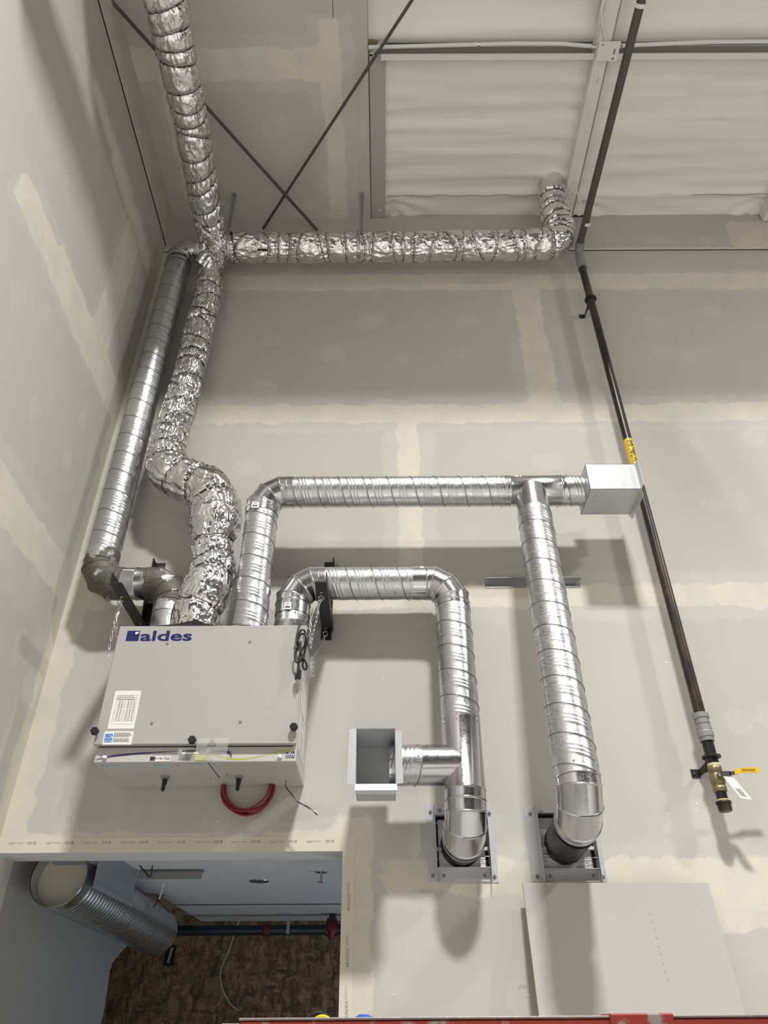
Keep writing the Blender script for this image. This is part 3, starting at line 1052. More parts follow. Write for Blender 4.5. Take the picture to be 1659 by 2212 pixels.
for (bx, rz) in [(-1.052, 0.1), (-0.391, 0.7)]:
    mb = MB(); mb.box((bx - 0.007, 2.782, 2.792), (bx + 0.007, 2.790, 2.802), Matrix.Rotation(rz, 4, 'Y')); mb.box((bx - 0.003, 2.789, 2.794), (bx + 0.003, 2.7955, 2.800)); mb.build('clip', 'white', unit)
# terminal print on clear film and clear warning tag
mb = MB(); mb.box((-0.777, 2.781, 2.775), (-0.655, 2.7815, 2.829)); tg = mb.build('clear_film', 'clear', unit)
mb = MB()
for k in range(8):
    mb.box((-0.760 + k * 0.0082, 2.7800, 2.812), (-0.755 + k * 0.0082, 2.7808, 2.820))
dashes(mb, -0.772, -0.70, 2.780, 2.803, 4, 2.7808, 0.4, 0.8, 0.4)
dashes(mb, -0.715, -0.66, 2.815, 2.827, 2, 2.7808, 0.7, 1.0, 0.5)
mb.build('film_print', 'ink', tg)
mb = MB(); mb.box((-0.762, 2.7801, 2.805), (-0.698, 2.7809, 2.811)); mb.build('film_white_bar', 'white', tg)
mb = MB(); mb.box((-0.712, 2.7801, 2.779), (-0.664, 2.7809, 2.803)); lm = mb.build('film_lime_block', 'lime', tg)
mb = MB(); dashes(mb, -0.708, -0.668, 2.781, 2.801, 3, 2.7799, 0.6, 1.0, 0.35); mb.build('block_print', 'white', tg)
mb = MB(); mb.box((-0.706, 2.760, 2.776), (-0.587, 2.7604, 2.858)); wt = mb.build('clear_warning_tag', 'clear', unit)
mb = MB()
tri = [(-0.648, 2.853), (-0.632, 2.829), (-0.664, 2.829)]
for i in range(3):
    a, b = tri[i], tri[(i + 1) % 3]
    mb.tube([(a[0], 2.7596, a[1]), (b[0], 2.7596, b[1])], 0.0006, 6)
mb.tube([(-0.648, 2.7596, 2.845), (-0.648, 2.7596, 2.836)], 0.0008, 6)
mb.tube([(-0.648, 2.7596, 2.8335), (-0.648, 2.7596, 2.832)], 0.0008, 6)
mb.build('warning_symbol', 'ink', wt)
mb = MB()
for i, tx in enumerate(['Usage avant raccordement', 'Coupez le courant', 'avant tout reglage', "et les pieces d'installation."]):
    put_text(mb, tx, (-0.702 + 0.004 * i, 2.7596, 2.8175 - i * 0.0078), (1, 0, 0), (0, 0, 1), 0.0052, 0.01, width=0.10 - 0.008 * (i % 3))
mb.build('warning_print', 'greyink', wt)
# labels under the unit
BZ = UZ0 - 0.0003
mb = MB(); mb.box((-1.083, 2.812, BZ - 0.0004), (-0.985, 2.846, BZ)); b1 = mb.build('rating_label', 'palesticker', unit)
mb = MB(); dashes(mb, -1.079, -0.99, 2.815, 2.843, 4, BZ - 0.0004, 0.7, 1, 0.3, 'y'); mb.build('rating_print', 'greyink', b1)
mb = MB(); mb.box((-0.888, 2.806, BZ - 0.0004), (-0.812, 2.846, BZ)); b2 = mb.build('approval_label', 'palesticker', unit)
mb = MB(); mb.box((-0.878, 2.820, BZ - 0.0008), (-0.865, 2.834, BZ - 0.0004)); dashes(mb, -0.858, -0.82, 2.812, 2.840, 4, BZ - 0.0004, 0.6, 1, 0.3, 'y'); mb.build('approval_print', 'greyink', b2)
mb = MB(); mb.box((-0.740, 2.803, BZ - 0.0004), (-0.672, 2.818, BZ)); b3 = mb.build('notice_label', 'palesticker', unit)
mb = MB(); dashes(mb, -0.737, -0.675, 2.805, 2.816, 2, BZ - 0.0004, 0.9, 1, 0.3, 'y'); mb.build('notice_print', 'redfit', b3)
mb = MB(); mb.tube([(-0.663, 2.800, BZ - 0.001), (-0.655, 3.00, BZ - 0.001)], 0.0012, 6); mb.build('panel_seam', 'dark', unit)
mb = MB()
for (x, yy) in [(-0.783, 2.83), (-0.645, 2.82), (-0.74, 2.97), (-0.69, 3.0), (-0.62, 2.96), (-0.95, 3.11), (-0.80, 3.11), (-0.62, 3.11)]:
    cyl(mb, (x, yy, BZ), (x, yy, BZ - 0.002), 0.004, 0.003, 10)
s_ = mb.build('screws', 'greyfit', unit); s_['kind'] = 'stuff'
for sx in (-0.866, -0.574):
    mb = MB(); cyl(mb, (sx, 2.975, UZ0), (sx, 2.975, UZ0 - 0.011), 0.017, 0.016, 8, True, False); nut = mb.build('drain_nut', 'greyfit', unit)
    mb = MB(); mb.tube([(sx, 2.975, UZ0 - 0.01), (sx + 0.001, 2.972, UZ0 - 0.018), (sx + 0.001, 2.968, UZ0 - 0.034), (sx + 0.001, 2.965, UZ0 - 0.038), (sx + 0.001, 2.963, UZ0 - 0.054), (sx + 0.001, 2.962, UZ0 - 0.060)], [0.009, 0.0105, 0.009, 0.007, 0.008, 0.005], 16); mb.build('drain_spout', 'rubber', unit)
# collars on top and black rubber feet
PORT = [(-0.975, 2.99), (-0.825, 2.89), (-0.580, 2.872), (-0.410, 2.965)]
for (x, yy) in PORT:
    mb = MB(); cyl(mb, (x, yy, UZ1 - 0.002), (x, yy, UZ1 + 0.022), 0.0795, 0.0785, 48); mb.build('port_collar', 'rubber', unit)
mb = MB(); mb.box((-0.47, 2.783, UZ1), (-0.44, 2.80, UZ1 + 0.012)); mb.box((-0.44, 2.783, UZ1), (-0.40, 2.80, UZ1 + 0.006)); mb.build('gasket', 'rubber', unit)
mb = MB(); mb.box((-1.045, 2.783, UZ1), (-1.005, 2.80, UZ1 + 0.012)); mb.box((-1.005, 2.783, UZ1), (-0.955, 2.80, UZ1 + 0.006)); mb.build('gasket', 'rubber', unit)
mb = MB(); mb.bbox((-0.338, 2.775, 3.300), (-0.318, 2.80, 3.338), 0.001); mb.build('lifting_tab', 'unit', unit)
mb = MB(); mb.bbox((UX1, 2.85, 2.84), (UX1 + 0.0012, 3.05, 3.16), 0.0002); doc = mb.build('side_document_pouch', 'paper', unit)
mb = MB()
for yy in (2.862, 3.038):
    mb.box((UX1 + 0.0012, yy, 2.86), (UX1 + 0.0016, yy + 0.003, 3.14))
for zz_ in (2.86, 3.00, 3.137):
    mb.box((UX1 + 0.0012, 2.862, zz_), (UX1 + 0.0016, 3.04, zz_ + 0.003))
for k in range(6):
    mb.box((UX1 + 0.0012, 2.885, 2.885 + k * 0.018 + (0.02 if k > 2 else 0)), (UX1 + 0.0016, 2.885 + random.uniform(0.08, 0.13), 2.888 + k * 0.018 + (0.02 if k > 2 else 0)))
mb.build('pouch_print', 'greyink', doc)

# power cord bundle
cord = thing('power_cord', (-0.335, 2.745, 3.05), 'bundled black power cord with a three-prong plug hanging at the unit corner', 'power cord')
cp = []
for k in range(75):
    t = k / 74 * 2 * PI * 2.5
    lp = 1 if (k // 15) % 2 == 0 else -1
    cx = -0.333 + 0.0195 * math.sin(t) * (1 if math.cos(t / 2) > 0 else 0.9)
    cz = 3.225 + 0.062 * math.cos(t / 1.0 + 0.6) * (1 + 0.08 * math.sin(t * 1.7))
    cp.append((cx + 0.004 * math.sin(3.1 * t), 2.742 - 0.006 * math.sin(t * 0.5) + 0.004 * math.cos(2.3 * t), cz))
pth = catmull([(-0.345, 2.80, 3.345), (-0.349, 2.762, 3.335), (-0.352, 2.752, 3.30), (-0.355, 2.748, 3.26), (-0.346, 2.744, 3.225), (-0.330, 2.740, 3.19), (-0.312, 2.742, 3.16), (-0.305, 2.746, 3.14), (-0.311, 2.748, 3.128), (-0.322, 2.746, 3.145), (-0.318, 2.742, 3.20), (-0.310, 2.738, 3.245), (-0.316, 2.740, 3.275), (-0.333, 2.742, 3.283), (-0.345, 2.745, 3.265), (-0.347, 2.746, 3.225), (-0.356, 2.744, 3.195), (-0.352, 2.742, 3.165), (-0.338, 2.740, 3.155), (-0.326, 2.738, 3.175), (-0.334, 2.738, 3.215), (-0.346, 2.736, 3.25), (-0.340, 2.736, 3.292), (-0.326, 2.738, 3.298), (-0.316, 2.742, 3.275), (-0.320, 2.746, 3.235), (-0.336, 2.744, 3.19), (-0.338, 2.742, 3.15), (-0.337, 2.742, 3.118)], 0.004)
mb = MB(); mb.tube(pth, 0.0042, 10); mb.build('cable', 'rubber', cord)
mb = MB(); tiep = [(-0.343 + 0.011 * math.cos(a), 2.742 + 0.009 * math.sin(a), 3.218 + 0.003 * math.cos(a)) for a in np.linspace(0, 2 * PI, 20)]
mb.tube(tiep, 0.0018, 6); mb.tube([(-0.353, 2.738, 3.218), (-0.364, 2.733, 3.214)], 0.0012, 6); mb.build('cable_tie', 'rubber', cord)
mb = MB(); mb.bbox((-0.350, 2.735, 3.083), (-0.3375, 2.752, 3.108), 0.003); mb.bbox((-0.3385, 2.731, 3.085), (-0.3250, 2.750, 3.122), 0.003); cyl(mb, (-0.336, 2.742, 3.10), (-0.337, 2.742, 3.135), 0.0075, 0.005, 12); pg = mb.build('plug', 'rubber', cord)
mb = MB()
mb.box((-0.346, 2.740, 3.066), (-0.3435, 2.746, 3.084)); mb.box((-0.3345, 2.740, 3.068), (-0.332, 2.746, 3.086)); cyl(mb, (-0.3385, 2.735, 3.083), (-0.3385, 2.735, 3.064), 0.0022, 0.0018, 10)
mb.build('prong', 'zinc', cord)

# ------------------------------------------------------------ brackets, hooks, chains


def angle_bar(mb, a, b, legs, w=0.05, t=0.005):
    """L bar between a and b; legs = two direction vectors of the legs"""
    a, b = np.array(a, float), np.array(b, float)
    l1, l2 = [np.array(l, float) for l in legs]
    prof = [0 * l1, l1 * w, l1 * w + l2 * t, l1 * t + l2 * t, l1 * t + l2 * w, l2 * w]
    n = 6
    V = [a + p for p in prof] + [b + p for p in prof]
    F = [(0, 1, 2, 3), (0, 3, 4, 5), (n, n + 3, n + 2, n + 1), (n, n + 5, n + 4, n + 3)] + [(i, (i + 1) % n, n + (i + 1) % n, n + i) for i in range(n)]
    mb.add(V, F)


def hook(loc, parent, flip=1):
    x, y, z = loc
    mb = MB()
    cyl(mb, (x, y, z), (x, y, z - 0.004), 0.006, 0.006, 6, True, False)
    pts = [(x, y, z + 0.004), (x, y, z - 0.014), (x + flip * 0.001, y, z - 0.018)]
    for k in range(15):
        a = PI * 0.42 - k * (1.75 * PI) / 14
        pts.append((x - flip * 0.000 + flip * 0.0115 * math.sin(a + PI * 0.0), y, z - 0.031 + 0.0115 * math.cos(a)))
    mb.tube(catmull(pts, 0.003), 0.0021, 8)
    mb.build('hook', 'zinc', parent)


def bracket(label, vx, ax, armsign, hooks):
    root = thing('mounting_bracket', (vx, WY, 3.48), label, 'bracket', 'black mounting brackets')
    mb = MB(); angle_bar(mb, (vx, WY - 0.001, 3.44), (vx, WY - 0.001, 3.865), ((armsign, 0, 0), (0, -1, 0))); mb.build('wall_angle', 'black', root)
    mb = MB(); angle_bar(mb, (ax, 2.655, 3.477), (ax, WY - 0.012, 3.477), ((armsign, 0, 0), (0, 0, 1))); mb.build('arm', 'black', root)
    for h in hooks:
        hook(h, root, 1 if armsign > 0 else -1)
    return root


bracket('black angle-iron bracket above the left end of the white unit', -1.136, -1.140, 1, [(-1.122, 2.768, 3.477), (-1.108, 3.02, 3.477)])
bracket('black angle-iron bracket at the right of the white unit beside the bundled cord', -0.240, -0.234, -1, [(-0.262, 2.738, 3.477), (-0.266, 3.075, 3.477)])


def link_mesh():
    mb = MB()
    pts = []
    for k in range(16):
        a = 2 * PI * k / 16
        pts.append((0.0042 * math.cos(a), 0, 0.0085 * math.sin(a) + (0.0035 if math.sin(a) > 0 else -0.0035)))
    rings = []
    for i in range(16):
        p = Vector(pts[i]); t = (Vector(pts[(i + 1) % 16]) - Vector(pts[i - 1])).normalized()
        u = Vector((0, 1, 0)); w = t.cross(u)
        rings.append(np.array([tuple(p + u * 0.0015 * math.cos(q) + w * 0.0015 * math.sin(q)) for q in np.linspace(0, 2 * PI, 6, endpoint=False)]))
    mb.rings(rings, False, True, closed=True)
    V = np.concatenate(mb.v)
    me = bpy.data.meshes.new('link')
    me.from_pydata(V.tolist(), [], mb.f)
    me.polygons.foreach_set('use_smooth', [True] * len(mb.f))
    me.materials.append(M['zinc'])
    return me


LINK = link_mesh()


def chain(pts, label, gap=0.0195):
    path = catmull(pts, 0.002)
    root = thing('chain', path[0], label, 'chain', 'zinc hanging chains')
    d, k = 0.0, 0
    nxt = 0.0
    for i in range(1, len(path)):
        a, b = Vector(path[i - 1]), Vector(path[i])
        d += (b - a).length
        if d >= nxt:
            o = bpy.data.objects.new('link', LINK)
            COL.objects.link(o)
            o.parent = root
            o.location = b - Vector(path[0])
            t = (Vector(path[min(i + 3, len(path) - 1)]) - Vector(path[max(i - 3, 0)])).normalized()
            q = t.to_track_quat('Z', 'Y')
            o.rotation_mode = 'QUATERNION'
            from mathutils import Quaternion
            o.rotation_quaternion = q @ Quaternion((0, 0, 1), (PI / 2) * (k % 2) + 0.4)
            k += 1
            nxt += gap
    return root


chain([(-1.122, 2.768, 3.434), (-1.116, 2.76, 3.36), (-1.109, 2.775, 3.30), (-1.106, 2.80, 3.27)], 'short taut chain strand running from the left bracket hook behind the white unit')
chain([(-1.124, 2.765, 3.430), (-1.120, 2.755, 3.36), (-1.118, 2.752, 3.28), (-1.116, 2.75, 3.19)], 'loose chain tail dangling at the left edge of the white unit')
chain([(-0.264, 2.738, 3.434), (-0.285, 2.76, 3.395), (-0.305, 2.79, 3.36), (-0.322, 2.81, 3.330)], 'taut chain strand from the right bracket down to the corner of the white unit')
chain([(-0.268, 2.735, 3.425), (-0.276, 2.738, 3.35), (-0.290, 2.742, 3.27), (-0.2945, 2.745, 3.225), (-0.299, 2.745, 3.29), (-0.300, 2.748, 3.39), (-0.290, 2.75, 3.405)], 'doubled-back loop of chain hanging between the cord bundle and right bracket')
chain([(-0.266, 3.075, 3.434), (-0.280, 3.07, 3.40), (-0.300, 3.065, 3.355), (-0.314, 3.06, 3.32)], 'rear chain strand slanting from the right bracket to the back of the unit')
chain([(-0.316, 3.06, 3.316), (-0.313, 3.058, 3.28), (-0.311, 3.056, 3.22)], 'loose chain end hanging straight down beside the right side of the unit')
for (a, b) in [((-0.275, 2.748, 3.415), (-0.293, 2.765, 3.375)), ((-0.277, 3.062, 3.405), (-0.296, 3.058, 3.365)), ((-1.121, 2.760, 3.40), (-1.118, 2.757, 3.365))]:
    mb = MB(); mb.tube([a, b], 0.003, 10)
    tag(mb.build('quick_link', 'brass'), 'small brass-coloured link on ' + ('the left chain' if a[0] < -1 else ('the front right chain' if a[1] < 3 else 'the rear right chain')), 'chain link', 'quick links on the chains')

# wires and cable coil under the unit
coil = thing('cable_coil', (-0.555, 3.09, 2.68), 'coil of dark red cable hanging against the wall below the white unit', 'cable')
for k in range(7):
    r = 0.094 + 0.0022 * k
    cx, cz = -0.556 + 0.002 * ((k * 3) % 4 - 2), 2.772 - 0.0012 * k
    pts = [(cx + r * math.cos(a), 3.085 + 0.005 * ((k * 5) % 7) + 0.004 * math.sin(3 * a + k), cz + r * math.sin(a) * 0.98 + 0.002 * math.sin(5 * a + k)) for a in np.linspace(0, 2 * PI, 48)]
    mb = MB(); mb.tube(pts, 0.0042, 8); mb.build('cable_loop', 'redcable', coil)
wire = thing('loose_wires', (-0.33, 3.09, 2.7), 'twisted black and white wires sticking out under the right end of the unit', 'wires')
base = catmull([(-0.40, 3.05, 2.79), (-0.392, 3.04, 2.755), (-0.372, 3.03, 2.725), (-0.345, 3.02, 2.695), (-0.30, 3.0, 2.665), (-0.262, 2.99, 2.640), (-0.256, 2.985, 2.632)], 0.006)
for s, mt in ((0, 'ink'), (PI, 'zinc')):
    pts = [(p[0] + 0.0022 * math.cos(i * 0.45 + s), p[1] + 0.0022 * math.sin(i * 0.45 + s), p[2] + 0.0012 * math.cos(i * 0.45 + s)) for i, p in enumerate(base)]
    mb = MB(); mb.tube(pts, 0.0019, 8); mb.build('wire', mt, wire)

# ------------------------------------------------------------ bare ducts


def sticker(root, c, ex, ey, n, w=0.026, h=0.026, side=1):
    c, ex, ey, n = [np.array(v, float) for v in (c, ex, ey, n)]
    mb = MB()
    R = 0.0785
    # slightly curved label
    k = 7
    v = []
    for i in range(k):
        u = (i / (k - 1) - 0.5) * w
        for s in (-0.5, 0.5):
            v.append(c + ex * (R * math.sin(u / R)) + n * (R * math.cos(u / R) - R) + ey * h * s + n * 0.0006)
    mb.add(v, [(2 * i, 2 * i + 2, 2 * i + 3, 2 * i + 1) for i in range(k - 1)])
    st = mb.build('sticker', 'white', root, fix=False)
    mb = MB()
    for i in range(10):
        u = (i / 9 - 0.5) * w * 0.62
        cc = c + ex * (R * math.sin(u / R)) + n * (R * math.cos(u / R) - R + 0.001)
        ww = ex * (0.0005 + 0.0004 * (i % 3))
        mb.add([cc - ww - ey * h * 0.32, cc + ww - ey * h * 0.32, cc + ww - ey * h * 0.02, cc - ww - ey * h * 0.02], [(0, 1, 2, 3)])
    cc = c + n * 0.001 + ey * h * 0.28
    mb.add([cc - ex * w * 0.22 - ey * 0.0015, cc + ex * w * 0.22 - ey * 0.0015, cc + ex * w * 0.22 + ey * 0.0015, cc - ex * w * 0.22 + ey * 0.0015], [(0, 1, 2, 3)])
    mb.build('barcode', 'ink', st, fix=False)


EP = 0.115
# duct over the unit, running right to the closed box and down to the right wall sleeve
d3 = thing('spiral_duct', (-0.584, 2.90, 3.35), 'long galvanised spiral duct running right from the unit and down to the right sleeve', 'duct')
XA, YA, ZA = -0.580, 2.872, 4.114
spiral_pipe((XA, YA, 3.352), (XA, YA, ZA - EP - 0.028), parent=d3)
e_, _ = elbow((XA, YA, 3.5), (XA, YA, ZA), (0, YA, ZA), EP, 0.0775, d3)
spiral_pipe((XA + EP + 0.028, YA, ZA), (0.600, YA, ZA), parent=d3, hand=-1)
mb = MB(); rr = sweep([lerp((0.600, YA, ZA), (0.892, YA, ZA), s) for s in (0, .02, .03, .04, .07, .08, .09, .93, .94, .95, .97, 1)], [0.0775, 0.0775, 0.0805, 0.0775, 0.0775, 0.080, 0.0775, 0.0775, 0.0805, 0.0775, 0.0775, 0.0775], 64); mb.rings(rr); mb.build('tee_body', 'elbow', d3)
spiral_pipe((0.890, YA, ZA), (0.998, YA, ZA), parent=d3, hand=-1)
TB0, TB1 = Vector((0.728, 2.86, 4.10)), Vector((0.678, 2.62, 2.655))
td = (TB1 - TB0).normalized()
mb = MB(); cyl(mb, tuple(TB0), tuple(TB0 + td * 0.165), 0.0768, None, 64); mb.build('tee_branch', 'elbow', d3)
spiral_pipe(tuple(TB0 + td * 0.150), tuple(TB1), R=0.0782, parent=d3)
CR = Vector((0.676, 2.612, 2.545))
elbow(tuple(TB1 - td * 0.2), tuple(CR), (0.70, 3.1, 2.548), 0.108, 0.0785, d3, collar=(0.055, 0.01))
# dark corrugated neck going through the wall sleeve
ns = 14
path = [lerp((0.692, 2.800, 2.546), (0.722, 3.20, 2.556), i / (ns * 4)) for i in range(ns * 4 + 1)]
mb = MB(); mb.rings(sweep(path, [0.073 + (0.005 if i % 4 < 2 else 0.0) for i in range(len(path))], 48)); mb.build('neck', 'neck', d3)
# boot: five sided sheet metal box open to the right
bx0, bx1, by0, by1, bz0, bz1, tk = 0.984, 1.223, 2.748, 2.955, 4.030, 4.181, 0.0015
mb = MB()
mb.box((bx0, by0, bz0), (bx1, by0 + tk, bz1)); mb.box((bx0, by1 - tk, bz0), (bx1, by1, bz1))
mb.box((bx0, by0, bz0), (bx1, by1, bz0 + tk)); mb.box((bx0, by0, bz1 - tk), (bx1, by1, bz1)); mb.box((bx0, by0, bz0), (bx0 + tk, by1, bz1))
boot = mb.build('boot_box', 'galvs', d3)
mb = MB(); mb.poly([(bx1, by0, bz0), (bx1, by0, bz1), (bx1 + 0.008, by0 - 0.028, bz1 + 0.005), (bx1 + 0.008, by0 - 0.028, bz0 + 0.008)], (0.0015, 0, 0)); mb.build('flange', 'galvs', d3)
mb = MB(); mb.poly([(bx1, by0 + 0.004, bz0), (bx1, by1, bz0), (bx1 + 0.008, by1, bz0 - 0.032), (bx1 + 0.008, by0 + 0.006, bz0 - 0.032)], (0.0015, 0, 0)); mb.build('flange', 'galvs', d3)
mb = MB(); mb.poly([(bx1, by0 + 0.004, bz1), (bx1, by1, bz1), (bx1 + 0.008, by1, bz1 + 0.028), (bx1 + 0.008, by0 + 0.006, bz1 + 0.028)], (0.0015, 0, 0)); mb.build('flange', 'galvs', d3)
mb = MB(); mb.poly([(bx1, by1, bz0), (bx1, by1, bz1), (bx1 + 0.008, by1 + 0.03, bz1), (bx1 + 0.008, by1 + 0.03, bz0)], (0.0015, 0, 0)); mb.build('flange', 'galvs', d3)
mb = MB()
for (x, yy) in [(1.02, 2.80), (1.02, 2.84), (1.015, 2.95)]:
    cyl(mb, (x, yy, bz0), (x, yy, bz0 - 0.003), 0.004, 0.003, 8, True, False)
s_ = mb.build('screws', 'screwm', d3); s_['kind'] = 'stuff'
ph = [0.3, 1.2, 2.2, 3.3, 4.3, 5.4]
screws_on((0.61, YA, ZA), (0.89, YA, ZA), 0.0775, (-0.07, 0.90, 1.05), ph, d3)
screws_on(tuple(TB0), tuple(TB1), 0.078, (0.130, 0.160, 0.975), ph, d3)
screws_on((XA, YA, ZA - 0.2), (XA, YA, ZA - 0.1), 0.0775, (0.35, 0.8), ph, d3)
# the stickers face the room
sticker(d3, (XA - 0.02, YA - 0.0825, ZA - EP - 0.020), (1, 0, 0), (0, 0, 1), (-0.2, -0.98, 0), 0.034, 0.036)
sticker(d3, (0.665, YA - 0.062, ZA + 0.047), (0, 0.6, 0.8), (-1, 0, 0), (0, -0.8, 0.6), 0.026, 0.03)

# second duct
d4 = thing('spiral_duct', (-0.405, 2.92, 3.35), 'shorter galvanised spiral duct arching right from the unit and dropping to the left wall sleeve', 'duct')
XB, YB, ZB = -0.410, 2.965, 3.649
mb = MB(); mb.rings(sweep([(XB, YB, 3.352), (XB, YB, 3.425), (XB, YB, 3.43), (XB, YB, 3.435), (XB, YB, 3.51)], [0.076, 0.076, 0.0785, 0.076, 0.076], 64)); mb.build('collar', 'galv', d4)
elbow((XB, YB, 3.3), (XB, YB, ZB), (0, YB, ZB), EP, 0.0775, d4, collar=(0.06, 0.03))
spiral_pipe((XB + EP + 0.02, YB, ZB), (0.150, YB, ZB), parent=d4, hand=-1)
XC = 0.319
YV = 2.915
elbow((0.0, YB, ZB), (XC, YB, ZB), (XC - 0.002, YB - 0.012, 3.0), EP, 0.0775, d4, collar=(0.065, 0.02))
spiral_pipe((XC, YB - 0.001, ZB - EP - 0.015), (XC - 0.004, YV, 2.965), parent=d4, R=0.0775)
mb = MB(); mb.rings(sweep([lerp((XC - 0.004, YV, 2.972), (XC - 0.006, YV - 0.006, 2.690), s) for s in (0, .97, .98, .99, 1)], [0.0785, 0.0785, 0.0815, 0.0785, 0.0785], 64)); mb.build('tee_body', 'elbow', d4)
mb = MB(); cyl(mb, (XC - 0.02, YV - 0.004, 2.797), (0.150, YV - 0.004, 2.797), 0.0775, None, 64); mb.build('tee_branch', 'elbow', d4)
spiral_pipe((0.153, YV - 0.004, 2.797), (0.022, YV - 0.004, 2.797), R=0.0765, parent=d4)
mb = MB(); mb.rings(sweep([(XC - 0.006, YV - 0.005, 2.692), (XC - 0.008, YV - 0.006, 2.64)], [0.0795, 0.0795], 64)); mb.build('collar', 'elbow', d4)
elbow((XC - 0.006, YV - 0.005, 2.8), (XC - 0.011, YV - 0.008, 2.548), (XC - 0.014, 3.1, 2.548), 0.108, 0.079, d4, collar=(0.01, 0.01))
path = [lerp((XC - 0.012, 3.005, 2.548), (XC - 0.014, 3.20, 2.550), i / 28) for i in range(29)]
mb = MB(); mb.rings(sweep(path, [0.078 + (0.003 if i % 4 < 2 else 0.0) for i in range(len(path))], 48)); mb.build('neck', 'neck', d4)
ox0, ox1, oy0, oy1, oz0, oz1 = -0.104, 0.046, 2.752, 2.985, 2.682, 2.888
mb = MB()
mb.box((ox0, oy0, oz0), (ox0 + tk, oy1, oz1)); mb.box((ox1 - tk, oy0, oz0), (ox1, oy1, oz1)); mb.box((ox0, oy0, oz0), (ox1, oy1, oz0 + tk))
mb.box((ox0, oy0, oz1 - tk), (ox1, oy1, oz1)); mb.box((ox0, oy1 - tk, oz0), (ox1, oy1, oz1))
mb.build('boot_box', 'galvs', d4)
for pts in ([(ox0, oy0, oz1), (ox1, oy0, oz1), (ox1, oy0 - 0.006, oz1 + 0.024), (ox0, oy0 - 0.006, oz1 + 0.024)],
            [(ox0, oy0, oz0), (ox1 + 0.003, oy0, oz0), (ox1 + 0.003, oy0 - 0.012, oz0 - 0.024), (ox0, oy0 - 0.012, oz0 - 0.024)],
            [(ox0, oy0, oz0), (ox0, oy0, oz1), (ox0 - 0.026, oy0 - 0.004, oz1 - 0.004), (ox0 - 0.029, oy0 - 0.004, oz0)],
            [(ox1, oy0 - 0.001, oz0), (ox1, oy0 - 0.001, oz1 - 0.01), (ox1 + 0.022, oy0 - 0.006, oz1 - 0.01), (ox1 + 0.026, oy0 - 0.006, oz0 + 0.002)]):
    mb = MB(); mb.poly(pts, (0, -0.0015, 0)); mb.build('flange', 'galvs', d4)
mb = MB(); mb.box((ox0 + 0.002, oy0 - 0.013, oz0 - 0.026), (ox1, oy0 - 0.011, oz0 - 0.024)); mb.poly([(ox0, oy0 + 0.004, oz0 - 0.001), (ox1, oy0 + 0.004, oz0 - 0.001), (ox1, oy0 + 0.02, oz0 - 0.03), (ox0, oy0 + 0.02, oz0 - 0.03)], (0, 0.0015, 0)); mb.build('drip_edge', 'galvs', d4)
mb = MB()
for k in range(8):
    a = 2 * PI * k / 8
    mb = MB(); mb.box((ox1 - 0.022, YV - 0.004 + 0.07 * math.cos(a) - 0.008, 2.797 + 0.07 * math.sin(a) - 0.004), (ox1 - 0.002, YV - 0.004 + 0.07 * math.cos(a) + 0.008, 2.797 + 0.07 * math.sin(a) + 0.004))
    mb.build('bent_tab', 'dulled', d4)
screws_on((0.153, YV - 0.004, 2.797), (0.0, YV - 0.004, 2.797), 0.0775, (0.12, -0.1), [0.2, 0.9, 2.2, 4.0], d4)
screws_on((XC - 0.004, YV, 2.98), (XC - 0.006, YV, 2.66), 0.0785, (0.0, 0.07, 0.95), ph, d4)
screws_on((XB, YB, 3.41), (XB, YB, 3.47), 0.0775, (0.1, 0.9), ph, d4)
screws_on((0.12, YB, ZB), (0.17, YB, ZB), 0.0775, (0.1, 0.9), ph, d4)
sticker(d4, (XB - 0.012, YB - 0.0825, 3.490), (1, 0, 0), (0, 0, 1), (-0.15, -0.99, 0), 0.032, 0.036)
sticker(d4, (0.19, YB - 0.058, ZB + 0.053), (0, 0.66, 0.75), (-1, 0, 0), (0, -0.75, 0.66), 0.026, 0.03)

# left duct with sealed elbows
d1 = thing('spiral_duct', (-0.975, 2.99, 3.35), 'dull spiral duct in the left wall corner with grey-brown sealant smeared over its elbows', 'duct')
XD, YD, ZL, ZH = -1.346, 2.99, 3.668, 6.262
mb = MB(); cyl(mb, (-0.975, YD, 3.352), (-0.975, YD, 3.53), 0.076, None, 64); mb.build('stub_pipe', 'galv', d1)
elbow((-0.975, YD, 3.3), (-0.975, YD, ZL), (-1.2, YD, ZL), 0.112, 0.0775, d1, 'mastic', collar=(0.06, 0.02))
mb = MB(); mb.rings(sweep([(-1.065, YD, ZL), (-1.145, YD, ZL), (-1.15, YD, ZL), (-1.155, YD, ZL), (-1.235, YD, ZL)], [0.0765, 0.0765, 0.0795, 0.0765, 0.0765], 64)); mb.build('link_pipe', 'elbow', d1)
elbow((-1.1, YD, ZL), (XD, YD, ZL), (XD, YD, 4.0), 0.112, 0.0775, d1, 'mastic', collar=(0.02, 0.06))
spiral_pipe((XD, YD, ZL + 0.13), (XD, YD, ZH - 0.20), parent=d1, mat='galv', pitch=0.125)
mb = MB(); mb.rings(sweep([(XD, YD, z) for z in (6.045, 6.06, 6.065, 6.07, 6.10, 6.105, 6.11, 6.15)], [0.078, 0.078, 0.0825, 0.078, 0.078, 0.082, 0.078, 0.078], 64)); mb.build('collar', 'dulled', d1)
elbow((XD, YD, 6.0), (XD, YD, ZH), (-1.0, YD, ZH), 0.115, 0.079, d1, 'elbow', collar=(0.02, 0.02))
mb = MB(); cyl(mb, (XD + 0.118, YD, ZH), (XD + 0.150, YD, ZH), 0.0795, None, 48); mb.build('sealant_band', 'mastic', d1)
spiral_pipe((XD + 0.12, YD, ZH), (-1.0, YD, ZH), parent=d1, mat='galv')
